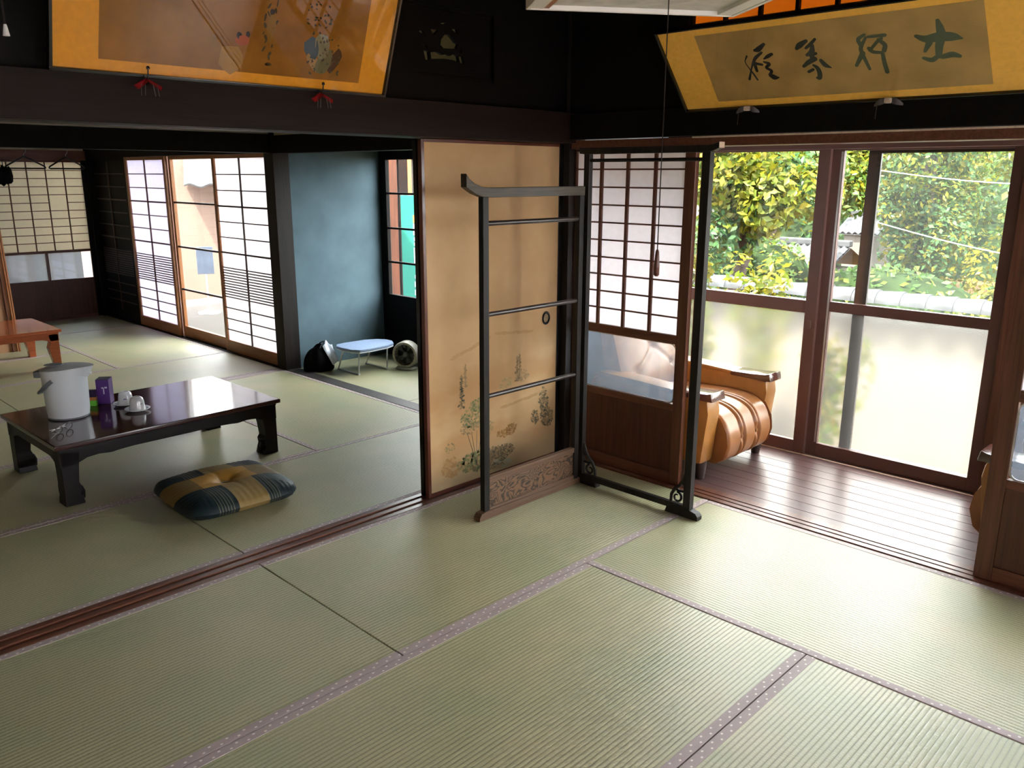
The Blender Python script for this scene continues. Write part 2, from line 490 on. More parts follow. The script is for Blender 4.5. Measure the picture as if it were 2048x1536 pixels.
M['cushion'] = mat_cushion()


def mat_grainboard():
    m, nt, b = nmat('bold_grain_board')
    mp = coords(nt, (4.2, 1, 7.0), rnd=False, loc=(0.4, 0, 0.3))
    n0 = N(nt, 'ShaderNodeTexNoise', inp={'Scale': 1.6, 'Detail': 2.5, 'Distortion': 0.8})
    nt.links.new(mp.outputs[0], n0.inputs['Vector'])
    s = math_n(nt, 'SINE', math_n(nt, 'MULTIPLY', n0.outputs['Fac'], 95.0))
    r = ramp(nt, [(0.02, (0.018, 0.008, 0.004)), (0.40, (0.105, 0.052, 0.024)), (0.9, (0.15, 0.078, 0.038))])
    f = math_n(nt, 'MULTIPLY_ADD', s, 0.5, 0.5)
    nt.links.new(f, r.inputs['Fac'])
    nt.links.new(r.outputs[0], b.inputs['Base Color'])
    b.inputs['Roughness'].default_value = 0.45
    bp = N(nt, 'ShaderNodeBump', inp={'Strength': 0.3, 'Distance': 0.002})
    nt.links.new(f, bp.inputs['Height'])
    nt.links.new(bp.outputs[0], b.inputs['Normal'])
    return m


M['grainboard'] = mat_grainboard()


def mat_fusuma():
    """ochre paper printed with soft hills (print only, no light)"""
    m, nt, b = nmat('painted_ochre_paper')
    tc = N(nt, 'ShaderNodeTexCoord')
    sp = N(nt, 'ShaderNodeSeparateXYZ')
    nt.links.new(tc.outputs['Object'], sp.inputs[0])
    mp = N(nt, 'ShaderNodeMapping')
    mp.inputs['Scale'].default_value = (2.2, 1, 5.0)
    nt.links.new(tc.outputs['Object'], mp.inputs['Vector'])
    n0 = N(nt, 'ShaderNodeTexNoise', inp={'Scale': 1.0, 'Detail': 3.0})
    nt.links.new(mp.outputs[0], n0.inputs['Vector'])
    n1 = N(nt, 'ShaderNodeTexNoise', inp={'Scale': 9.0, 'Detail': 5.0})
    nt.links.new(tc.outputs['Object'], n1.inputs['Vector'])
    base = ramp(nt, [(0.3, (0.50, 0.305, 0.135)), (0.7, (0.55, 0.345, 0.165))])
    nt.links.new(n1.outputs['Fac'], base.inputs['Fac'])
    # washes only in the lower part of the panel (local z below 0.72)
    low = N(nt, 'ShaderNodeMapRange', inp={1: 0.74, 2: 0.5, 3: 0.0, 4: 1.0})
    nt.links.new(sp.outputs['Z'], low.inputs[0])
    hill = ramp(nt, [(0.42, (0, 0, 0)), (0.56, (1, 1, 1))])
    nt.links.new(n0.outputs['Fac'], hill.inputs['Fac'])
    k = math_n(nt, 'MULTIPLY', math_n(nt, 'MULTIPLY', hill.outputs[0], low.outputs[0]), 0.6)
    mx = N(nt, 'ShaderNodeMix', data_type='RGBA')
    nt.links.new(k, mx.inputs[0])
    nt.links.new(base.outputs[0], mx.inputs[6])
    mx.inputs[7].default_value = (0.42, 0.205, 0.07, 1)
    # pale ground mist along the foot
    ft = N(nt, 'ShaderNodeMapRange', inp={1: 0.24, 2: 0.05, 3: 0.0, 4: 0.55})
    nt.links.new(sp.outputs['Z'], ft.inputs[0])
    mx2 = N(nt, 'ShaderNodeMix', data_type='RGBA')
    nt.links.new(ft.outputs[0], mx2.inputs[0])
    nt.links.new(mx.outputs[2], mx2.inputs[6])
    mx2.inputs[7].default_value = (0.40, 0.33, 0.20, 1)
    nt.links.new(mx2.outputs[2], b.inputs['Base Color'])
    b.inputs['Roughness'].default_value = 0.55
    b.inputs['Specular IOR Level'].default_value = 0.35
    return m


M['fusuma'] = mat_fusuma()


# ------------------------------------------------------------------ mesh helpers
class MB:
    def __init__(self):
        self.v = []
        self.f = []
        self.c = []

    def add(self, vs, fs, col=None):
        o = len(self.v)
        self.v += [tuple(x) for x in vs]
        self.f += [tuple(i + o for i in f) for f in fs]
        if col is not None:
            self.c += [col] * len(vs)
        return self

    def box(self, x0, x1, y0, y1, z0, z1):
        vs = [(x, y, z) for z in (z0, z1) for y in (y0, y1) for x in (x0, x1)]
        return self.add(vs, [(0, 2, 3, 1), (4, 5, 7, 6), (0, 1, 5, 4), (2, 6, 7, 3), (0, 4, 6, 2), (1, 3, 7, 5)])

    def bar(self, p0, p1, w, h, upv=(0, 0, 1), w1=None, h1=None):
        p0, p1 = Vector(p0), Vector(p1)
        d = (p1 - p0).normalized()
        s = d.cross(Vector(upv))
        if s.length < 1e-5:
            s = d.cross(Vector((1, 0, 0)))
        s.normalize()
        t = s.cross(d)
        w1, h1 = w1 or w, h1 or h
        vs = []
        for p, a, b in ((p0, w, h), (p1, w1, h1)):
            for i, j in ((-1, -1), (1, -1), (1, 1), (-1, 1)):
                vs.append(p + s * (a / 2 * i) + t * (b / 2 * j))
        return self.add(vs, [(3, 2, 1, 0), (4, 5, 6, 7), (0, 1, 5, 4), (1, 2, 6, 5), (2, 3, 7, 6), (3, 0, 4, 7)])

    def tube(self, pts, r, n=8, cap=True):
        pts = [Vector(p) for p in pts]
        rs = r if isinstance(r, (list, tuple)) else [r] * len(pts)
        vs, fs = [], []
        prev = None
        for i, p in enumerate(pts):
            d = (pts[min(i + 1, len(pts) - 1)] - pts[max(i - 1, 0)]).normalized()
            if prev is None:
                a = d.cross(Vector((0, 0, 1)))
                if a.length < 1e-4:
                    a = d.cross(Vector((1, 0, 0)))
            else:
                a = prev - d * prev.dot(d)
            a.normalize()
            prev = a
            b = d.cross(a)
            for k in range(n):
                t = 2 * PI * k / n
                vs.append(p + (a * math.cos(t) + b * math.sin(t)) * rs[i])
        for i in range(len(pts) - 1):
            for k in range(n):
                k2 = (k + 1) % n
                fs.append((i * n + k, i * n + k2, (i + 1) * n + k2, (i + 1) * n + k))
        if cap:
            fs.append(tuple(range(n - 1, -1, -1)))
            fs.append(tuple((len(pts) - 1) * n + k for k in range(n)))
        return self.add(vs, fs)

    def lathe(self, prof, n=24, c=(0, 0, 0), sx=1.0, sy=1.0, cap=True):
        vs, fs = [], []
        for r, z in prof:
            for k in range(n):
                t = 2 * PI * k / n
                vs.append((c[0] + r * sx * math.cos(t), c[1] + r * sy * math.sin(t), c[2] + z))
        for i in range(len(prof) - 1):
            for k in range(n):
                k2 = (k + 1) % n
                fs.append((i * n + k, i * n + k2, (i + 1) * n + k2, (i + 1) * n + k))
        if cap:
            fs.append(tuple(range(n - 1, -1, -1)))
            fs.append(tuple((len(prof) - 1) * n + k for k in range(n)))
        return self.add(vs, fs)

    def prism(self, poly, fn, d0, d1):
        n = len(poly)
        vs = [fn(a, b, d0) for a, b in poly] + [fn(a, b, d1) for a, b in poly]
        fs = [tuple(range(n - 1, -1, -1)), tuple(range(n, 2 * n))]
        for i in range(n):
            j = (i + 1) % n
            fs.append((i, j, n + j, n + i))
        return self.add(vs, fs)

    def grid(self, nu, nv, fn, close_u=False):
        vs = [fn(i / (nu - 1), j / (nv - 1)) for j in range(nv) for i in range(nu)]
        fs = [(j * nu + i, j * nu + i + 1, (j + 1) * nu + i + 1, (j + 1) * nu + i) for j in range(nv - 1) for i in range(nu - 1)]
        return self.add(vs, fs)

    def build(self, name, mat, parent=None, smooth=False, bevel=0, loc=None, fix=True):
        me = bpy.data.meshes.new(name)
        me.from_pydata(self.v, [], self.f)
        if self.c:
            at = me.color_attributes.new('Col', 'FLOAT_COLOR', 'POINT')
            at.data.foreach_set('color', np.array([(*c, 1) for c in self.c], np.float32).ravel())
        if fix or bevel:
            bm = bmesh.new()
            bm.from_mesh(me)
            if fix:
                bmesh.ops.recalc_face_normals(bm, faces=bm.faces)
            if bevel:
                eds = [e for e in bm.edges if len(e.link_faces) == 2 and e.calc_face_angle(0) > 0.6]
                bmesh.ops.bevel(bm, geom=eds, offset=bevel, segments=2, affect='EDGES', profile=0.6, clamp_overlap=True)
            bm.to_mesh(me)
            bm.free()
        if smooth:
            for p in me.polygons:
                p.use_smooth = True
            if smooth != 'all':
                me.set_sharp_from_angle(angle=math.radians(45))
        me.materials.append(M[mat])
        o = bpy.data.objects.new(name, me)
        COL.objects.link(o)
        if parent is not None:
            o.parent = parent
        if loc is not None:
            o.location = loc
        return o


def B(*a):
    return MB().box(*a)


def tag(o, label, cat=None, group=None, kind=None):
    o['label'] = label
    if cat:
        o['category'] = cat
    if group:
        o['group'] = group
    if kind:
        o['kind'] = kind
    return o


def thing(name, label, cat, loc=(0, 0, 0), rz=0, group=None, kind=None):
    o = bpy.data.objects.new(name, None)
    o.empty_display_size = 0.1
    COL.objects.link(o)
    o.location = loc
    o.rotation_euler = (0, 0, rz)
    return tag(o, label, cat, group, kind)


_cache = {}


def piece(name, sx, sy, sz, center, mat, parent, bevel=0.0012):
    """box-shaped piece with its own origin at its centre; alike pieces share one mesh"""
    key = (name, round(sx, 4), round(sy, 4), round(sz, 4), mat, bevel)
    if key in _cache:
        o = bpy.data.objects.new(name, _cache[key])
        COL.objects.link(o)
        o.parent = parent
        o.location = center
        return o
    bv = min(bevel, 0.3 * min(sx, sy, sz))
    o = MB().box(-sx / 2, sx / 2, -sy / 2, sy / 2, -sz / 2, sz / 2).build(name, mat, parent, bevel=bv, loc=center)
    _cache[key] = o.data
    return o


def pbox(name, x0, x1, y0, y1, z0, z1, mat, parent, bevel=0.0012):
    return piece(name, x1 - x0, y1 - y0, z1 - z0, ((x0 + x1) / 2, (y0 + y1) / 2, (z0 + z1) / 2), mat, parent, bevel)


def sbox(name, label, cat, x0, x1, y0, y1, z0, z1, mat, bevel=0.002):
    """piece of the setting, a single mesh"""
    o = pbox(name, x0, x1, y0, y1, z0, z1, mat, None, bevel)
    return tag(o, label, cat, kind='structure')


# ================================================================== THE SETTING
XL, YB, ZC = -4.55, -3.64, 2.42        # room bounds on the camera side, ceiling

# ---- floor with tatami
floor = B(XL, 0.0, YB, 7.5, -0.10, -0.052).build('floor', 'floor_base')
tag(floor, 'tatami matted floor running through the three rooms', 'floor', kind='structure')
MAT_N = [0]


def mat_mesh(L, W):
    key = ('tatami', round(L, 3), round(W, 3))
    if key not in _cache:
        g = 0.003
        o = B(-L / 2 + g, L / 2 - g, -W / 2 + g, W / 2 - g, -0.052, 0.0).build('tatami_mat', 'tatami', bevel=0.002)
        _cache[key] = o.data
        bpy.data.objects.remove(o)
        e = B(-L / 2 + g, L / 2 - g, -0.015, 0.015, -0.03, 0.0012).build('border_cloth', 'heri', bevel=0.0008)
        _cache[('heri', round(L, 3))] = e.data
        bpy.data.objects.remove(e)
    return _cache[key], _cache[('heri', round(L, 3))]


def tatami(x0, x1, y0, y1, edges=(1, 1)):
    lx, ly = x1 - x0, y1 - y0
    L, W, rz = (lx, ly, 0) if lx >= ly else (ly, lx, PI / 2)
    a, h = mat_mesh(L, W)
    o = bpy.data.objects.new('tatami_mat', a)
    COL.objects.link(o)
    o.parent = floor
    o.location = ((x0 + x1) / 2, (y0 + y1) / 2, 0)
    o.rotation_euler = (0, 0, rz)
    MAT_N[0] += 1
    for s, on in zip((-1, 1), edges):
        if on:
            e = bpy.data.objects.new('border_cloth', h)
            COL.objects.link(e)
            e.parent = o
            e.location = (0, s * (W / 2 - 0.0172), 0)


u = 0.91
# near room
for r in [(-2 * u, 0, 0, .905), (-4 * u, -2 * u, 0, .905), (-5 * u, -4 * u, -u, .905),
          (-u, 0, -2 * u, 0), (-3 * u, -u, -u, 0), (-3 * u, -u, -2 * u, -u), (-4 * u, -3 * u, -2 * u, 0),
          (-2 * u, 0, -3 * u, -2 * u), (-4 * u, -2 * u, -3 * u, -2 * u), (-5 * u, -4 * u, -3 * u, -u),
          (-2 * u, 0, -4 * u, -3 * u), (-4 * u, -2 * u, -4 * u, -3 * u)]:
    tatami(*r)
# middle room
for r in [(-1.815, 0, 1.03, 1.925), (-3.63, -1.815, 1.03, 1.925), (-.905, 0, 1.925, 3.765), (-2.725, -.905, 1.925, 2.845),
          (-2.725, -.905, 2.845, 3.765), (-3.63, -2.725, 1.925, 3.765)]:
    tatami(*r)
# far room
for r in [(-1.815, 0, 3.85, 4.74), (-3.63, -1.815, 3.85, 4.74), (-.905, 0, 4.74, 6.56), (-2.72, -.905, 4.74, 5.65),
          (-2.72, -.905, 5.65, 6.56), (-3.63, -2.72, 4.74, 6.56), (-1.815, 0, 6.56, 7.44), (-3.63, -1.815, 6.56, 7.44)]:
    tatami(*r)
# alcove floor
for r in [(.105, .95, 2.38, 3.75), (.105, .95, 1.03, 2.38)]:
    tatami(*r, edges=(0, 0))

# ---- thresholds
t = MB().box(XL, 0, .905, 1.03, -.06, -.006)
for y0, y1 in ((.905, .932), (.953, .981), (1.002, 1.03)):
    t.box(XL, 0, y0, y1, -.006, .002)
tag(t.build('trim_1', 'sill_wood', bevel=0.0008), 'grooved red-brown wooden threshold between the two front tatami rooms', 'threshold', kind='structure')
t = MB().box(-.001, .135, YB, .9, -.06, -.012)
for x0, x1 in ((.012, .043), (.053, .080), (.090, .135)):
    t.box(x0, x1, YB, .9, -.012, .002)
tag(t.build('trim_2', 'sill_wood', bevel=0.0008), 'grooved red-brown threshold along the veranda opening', 'threshold', kind='structure')
sbox('trim_3', 'narrow mauve threshold strip between middle and far tatami rooms', 'threshold', -3.63, 0, 3.765, 3.85, -.06, .001, 'heri')
sbox('trim_4', 'flat dark grey threshold in front of the alcove', 'threshold', 0.0, .105, 1.03, 3.75, -.06, .003, 'sash_dark')
t = MB().box(0, .13, 3.88, 7.44, -.06, -.008)
for x0, x1 in ((0, .03), (.05, .07), (.09, .13)):
    t.box(x0, x1, 3.88, 7.44, -.008, .003)
tag(t.build('trim_5', 'lintel_wood', bevel=0.0008), 'dark grooved threshold under the three bright far glass doors', 'threshold', kind='structure')

# ---- veranda floor, planks one by one
vf = B(.135, 1.12, YB, 1.0, -.10, -.045).build('floor_veranda', 'floor_base')
tag(vf, 'polished dark plank floor of the veranda', 'floor', kind='structure')
NP = 9
pw = (0.985 - .135) / NP
for k in range(NP):
    o = piece('plank', YB * -1 + 1.0 - 0.004, pw - 0.003, 0.035, (.135 + pw * (k + .5), (YB + 1.0) / 2, -.0325), 'plank', vf, 0.0012)
    o.rotation_euler = (0, 0, PI / 2)
sbox('trim_6', 'pale worn wood strip along the foot of the veranda window', 'trim', .972, .985, YB, 1.0, -.03, -.012, 'pale_wood', .001)

# ---- posts
sbox('trim_7', 'dark square corner post behind the kimono rack', 'post', 0.0, .12, .905, 1.03, -.05, ZC, 'dark_wood_z')
sbox('trim_8', 'grey-brown square post between alcove and far glass doors', 'post', 0.0, .13, 3.75, 3.88, -.05, ZC, 'dark_wood_z')
sbox('trim_9', 'black corner post of the far room', 'post', -.03, .13, 7.38, 7.5, -.05, ZC, 'black_wood')
sbox('trim_10', 'slim orange strip standing in for a second lattice door edge by the rack', 'jamb', .085, .12, .165, .20, 0, 1.62, 'orange_wood', .002)  # stands in for the window-lit edge of a second stacked door

# ---- lintels and beams
t = MB().box(XL, 0, .905, 1.03, 1.632, 1.70)
tag(t.build('trim_11', 'lintel_wood', bevel=.002), 'dark grooved lintel over the ochre sliding door', 'lintel', kind='structure')
sbox('trim_12', 'black wooden picture beam running under the painting', 'beam', XL, 0, .865, .905, 1.633, 1.775, 'lintel_wood')
sbox('trim_13', 'brown lintel above the veranda opening', 'lintel', .012, .13, YB, .905, 1.605, 1.645, 'red_wood')
sbox('trim_14', 'thin pale strip drawing the highlight along the veranda lintel', 'trim', -.004, .02, YB, .20, 1.640, 1.6465, 'pale_wood', .0008)  # pale colour stands in for the bright reflection on the lintel edge
sbox('trim_15', 'black wooden beam under the calligraphy panel', 'beam', -.045, .0, YB, .905, 1.6475, 1.765, 'black_wood')
sbox('trim_16', 'dark lintel between middle and far tatami rooms', 'lintel', XL, 0, 3.765, 3.85, 1.628, 1.76, 'black_wood')
sbox('trim_17', 'black lintel above the alcove opening', 'lintel', 0, .12, 1.03, 3.75, 1.625, 1.75, 'black_wood')
sbox('trim_18', 'black lintel above the far glass doors', 'lintel', 0, .13, 3.88, 7.38, 1.63, 1.75, 'black_wood')
sbox('trim_19', 'red-brown lintel above the far lattice wall', 'lintel', -3.6, -.03, 7.40, 7.5, 1.605, 1.70, 'red_wood')

# ---- upper walls
wn = thing('wall_partition', 'black timber wall above the ochre sliding door with a carved opening', 'wall', kind='structure')
for a in [(XL, -.98, .93, .97, 1.70, ZC), (-.50, 0, .93, .97, 1.70, ZC), (-.98, -.50, .93, .97, 1.70, 1.88), (-.98, -.50, .93, .97, 2.16, ZC)]:
    B(*a).build('wall_board', 'black_wood', wn)
wr = thing('wall_veranda_upper', 'black timber wall above the veranda lintel with an amber paper transom', 'wall', kind='structure')
B(.0, .04, YB, .905, 1.765, 2.095).build('wall_board', 'black_wood', wr)
B(.0, .04, .25, .905, 2.095, ZC).build('wall_board', 'black_wood', wr)
B(.022, .026, YB, .25, 2.095, ZC).build('transom_paper', 'paper_orange', wr)
for k in range(24):
    y = .236 - k * 0.158
    if y > YB:
        pbox('transom_bar', .0, .022, y - .007, y + .007, 2.095, ZC, 'black_wood', wr)
pbox('transom_rail', -.004, .03, YB, .25, 2.093, 2.105, 'black_wood', wr)
pbox('transom_rail', -.004, .03, YB, .25, 2.22, 2.232, 'black_wood', wr)
tag(B(.02, .10, 1.03, 3.75, 1.75, ZC).build('wall_alcove_upper', 'plaster_cream'), 'cream plaster strip above the alcove lintel', 'wall', kind='structure')
tag(B(.02, .10, 3.88, 7.38, 1.75, ZC).build('wall_far_right_upper', 'plaster_in'), 'plaster wall above the far glass doors', 'wall', kind='structure')
tag(B(XL, 0, 3.79, 3.83, 1.76, ZC).build('wall_middle_upper', 'plaster_in'), 'plaster wall above the lintel of the far room', 'wall', kind='structure')
tag(B(-3.63, 0, 7.44, 7.5, 1.70, ZC).build('wall_far_upper', 'plaster_in'), 'plaster wall above the far lattice doors', 'wall', kind='structure')

# alcove shell
tag(B(.13, .97, 3.75, 3.80, -.05, 2.0).build('wall_alcove_side', 'plaster_green'), 'speckled blue-green plaster side wall of the alcove', 'wall', kind='structure')
wa = thing('wall_alcove_back', 'dark timber back wall of the alcove under its window', 'wall', kind='structure')
for a in [(.95, 1.0, 1.03, 3.80, -.05, .49), (.95, 1.0, 1.03, 3.80, 1.605, 2.0), (.95, 1.0, 3.685, 3.80, .49, 1.605), (.95, 1.0, 1.03, 2.45, .49, 1.605)]:
    B(*a).build('wall_board', 'black_wood', wa)
for x, m_ in ((.10, 'plaster_cream'),):
    tag(B(.10, 1.0, 1.03, 3.80, 1.9, 1.95).build('ceiling_alcove', 'black_wood'), 'dark boarded ceiling of the alcove', 'ceiling', kind='structure')
# wall between veranda and alcove
tag(B(.12, 1.12, .99, 1.03, -.05, 2.0).build('wall_veranda_end', 'plaster_blue'), 'blue-grey plaster end wall of the veranda behind the tan armchair', 'wall', kind='structure')
# veranda outer posts and ceiling
tag(B(.04, 1.3, YB, 1.03, 1.86, 1.90).build('ceiling_veranda', 'lintel_wood'), 'dark boarded ceiling over the veranda', 'ceiling', kind='structure')
sbox('trim_20', 'bronze head frame above the veranda windows', 'frame', .965, 1.10, YB, 1.03, 1.612, 1.66, 'sash')
tag(B(.98, 1.08, YB, 1.03, 1.66, 1.87).build('wall_veranda_window_head', 'lintel_wood'), 'timber wall strip over the veranda windows', 'wall', kind='structure')
sbox('trim_21', 'bronze sill under the veranda windows', 'sill', .975, 1.12, YB, 1.0, -.09, -.016, 'sash')
sbox('trim_22', 'brown post between the two veranda windows', 'post', .97, 1.12, -.985, -.868, -.05, 1.66, 'red_wood_z')
sbox('trim_23', 'brown post at the left end of the veranda window', 'post', .97, 1.12, .90, 1.03, -.05, 1.66, 'red_wood_z')

# ceilings and camera-side walls
tag(B(XL - .05, .12, YB, 7.5, ZC, ZC + .05).build('ceiling', 'lintel_wood'), 'dark boarded ceiling over the tatami rooms', 'ceiling', kind='structure')
tag(B(XL - .6, 1.45, YB - .6, 8.6, ZC + .10, ZC + .16).build('roof', 'tile'), 'broad tiled roof sheltering the house', 'roof', kind='structure')
tag(B(XL - .05, XL, YB, 7.5, -.05, ZC).build('wall_left', 'plaster_in'), 'sand plaster wall on the near left side', 'wall', kind='structure')
BX0, BX1 = -4.1, -1.6
wb = thing('wall_back', 'sand plaster wall behind the viewer with a wide window opening', 'wall', kind='structure')
for a in [(XL, .04, YB - .05, YB, -.05, .30), (XL, .04, YB - .05, YB, 1.9, ZC), (XL, BX0, YB - .05, YB, .30, 1.9), (BX1, .04, YB - .05, YB, .30, 1.9)]:
    B(*a).build('wall_plaster', 'plaster_in', wb)
tag(B(-3.68, -3.63, 1.03, 7.5, -.05, ZC).build('wall_far_left', 'plaster_in'), 'sand plaster wall on the left of the back rooms', 'wall', kind='structure')

# ------------------------------------------------------------------ sliding doors
def lattice(parent, x0, x1, z0, z1, cols, rows, mat, yb=0.004, wv=0.009, wh=0.006, skip=()):
    for c in range(1, cols):
        x = x0 + (x1 - x0) * c / cols
        pbox('lattice_bar', x - wv / 2, x + wv / 2, yb, yb + .014, z0, z1, mat, parent, .0008)
    for r in range(1, rows):
        z = z0 + (z1 - z0) * r / rows
        if r in skip:
            c = skip[r]
            xa = x0 + (x1 - x0) * c / cols
            xb = x0 + (x1 - x0) * (c + 1) / cols
            pbox('lattice_bar', x0, xa, yb + .001, yb + .011, z - wh / 2, z + wh / 2, mat, parent, .0008)
            pbox('lattice_bar', xb, x1, yb + .001, yb + .011, z - wh / 2, z + wh / 2, mat, parent, .0008)
            continue
        pbox('lattice_bar', x0, x1, yb + .001, yb + .011, z - wh / 2, z + wh / 2, mat, parent, .0008)


def round_rect(w, h, r, n=5):
    pts = []
    for cx, cy, a0 in ((w - r, h - r, 0), (r, h - r, 90), (r, r, 180), (w - r, r, 270)):
        for k in range(n + 1):
            a = math.radians(a0 + 90 * k / n)
            pts.append((cx + r * math.cos(a), cy + r * math.sin(a)))
    return pts


def pane_with_round_corners(parent, x0, x1, z0, z1, mat, rail_mat):
    """rounded glass pane and the board around it"""
    w, h = x1 - x0, z1 - z0
    poly = round_rect(w, h, .028)
    g = MB().prism(poly, lambda a, b, d: (x0 + a, d, z0 + b), -.002, .002)
    g.build('glass_pane', mat, parent)
    rim = MB()
    n = len(poly)
    outer = round_rect(w + .012, h + .012, .034)
    vs, fs = [], []
    for (a, b), (c, d) in zip(poly, outer):
        vs += [(x0 + a, .006, z0 + b), (x0 + c - .006, .006, z0 + d - .006)]
    for i in range(n):
        j = (i + 1) % n
        fs.append((2 * i, 2 * j, 2 * j + 1, 2 * i + 1))
    rim.add(vs, fs)
    rim.build('pane_rim', 'alu', parent)


def shoji_house(name, label, loc, rz, w, cols, x_lat0, x_lat1, mats, h=1.605):
    """lattice above, glass band, board below; room side is local +y"""
    fr, fz, mun, brd = mats
    d = thing(name, label, 'sliding door', loc, rz, kind='structure')
    st = x_lat0
    pbox('stile', 0, st, -.015, .015, .003, h, fz, d, .002)
    pbox('stile', x_lat1, w, -.015, .015, .003, h, fz, d, .002)
    pbox('top_rail', st, x_lat1, -.014, .014, 1.597 - .004, h, fr, d, .002)
    pbox('middle_rail', st, x_lat1, -.015, .015, .702, .745, fr, d, .002)
    pbox('lower_rail', st, x_lat1, -.014, .014, .375, .408, fr, d, .002)
    pbox('bottom_rail', st, x_lat1, -.015, .015, .003, .06, fr, d, .002)
    pbox('board_panel', st, x_lat1, -.006, .006, .06, .375, brd, d, .001)
    B(st, x_lat1, -.001, .001, .745, 1.593).build('paper', 'paper', d)
    lattice(d, st, x_lat1, .745, 1.593, cols, 10, mun, wv=.015, wh=.0075)
    pane_with_round_corners(d, st + .006, x_lat1 - .006, .412, .698, 'frosted_clear', fr)
    for (cx, cz) in ((st, .408), (st, .702), (x_lat1, .408), (x_lat1, .702)):
        pass
    return d


M['frosted_clear'] = mat_glass('door_glass', (0.86, 0.90, 0.94), 0.06, 1.6)
_nt = M['frosted_clear'].node_tree
_o = _nt.nodes['Material Output']
_src = _o.inputs['Surface'].links[0].from_socket
_hz = N(_nt, 'ShaderNodeBsdfTranslucent', inp={'Color': (0.55, 0.66, 0.80, 1)})
_mx = N(_nt, 'ShaderNodeMixShader', inp={0: 0.075})
_nt.links.new(_src, _mx.inputs[1])
_nt.links.new(_hz.outputs[0], _mx.inputs[2])
_nt.links.new(_mx.outputs[0], _o.inputs['Surface'])
mats1 = ('red_wood', 'red_wood_z', 'muntin_red', 'board_wood')
shoji_house('door_1', 'red-brown lattice paper door with glass band behind the kimono rack', (.06, .205, 0), PI / 2, .70, 4, .055, .690, mats1)
shoji_house('door_2', 'lattice paper door with glass band at the right edge', (.06, -2.02, 0), PI / 2, .90, 5, .06, .838, mats1)

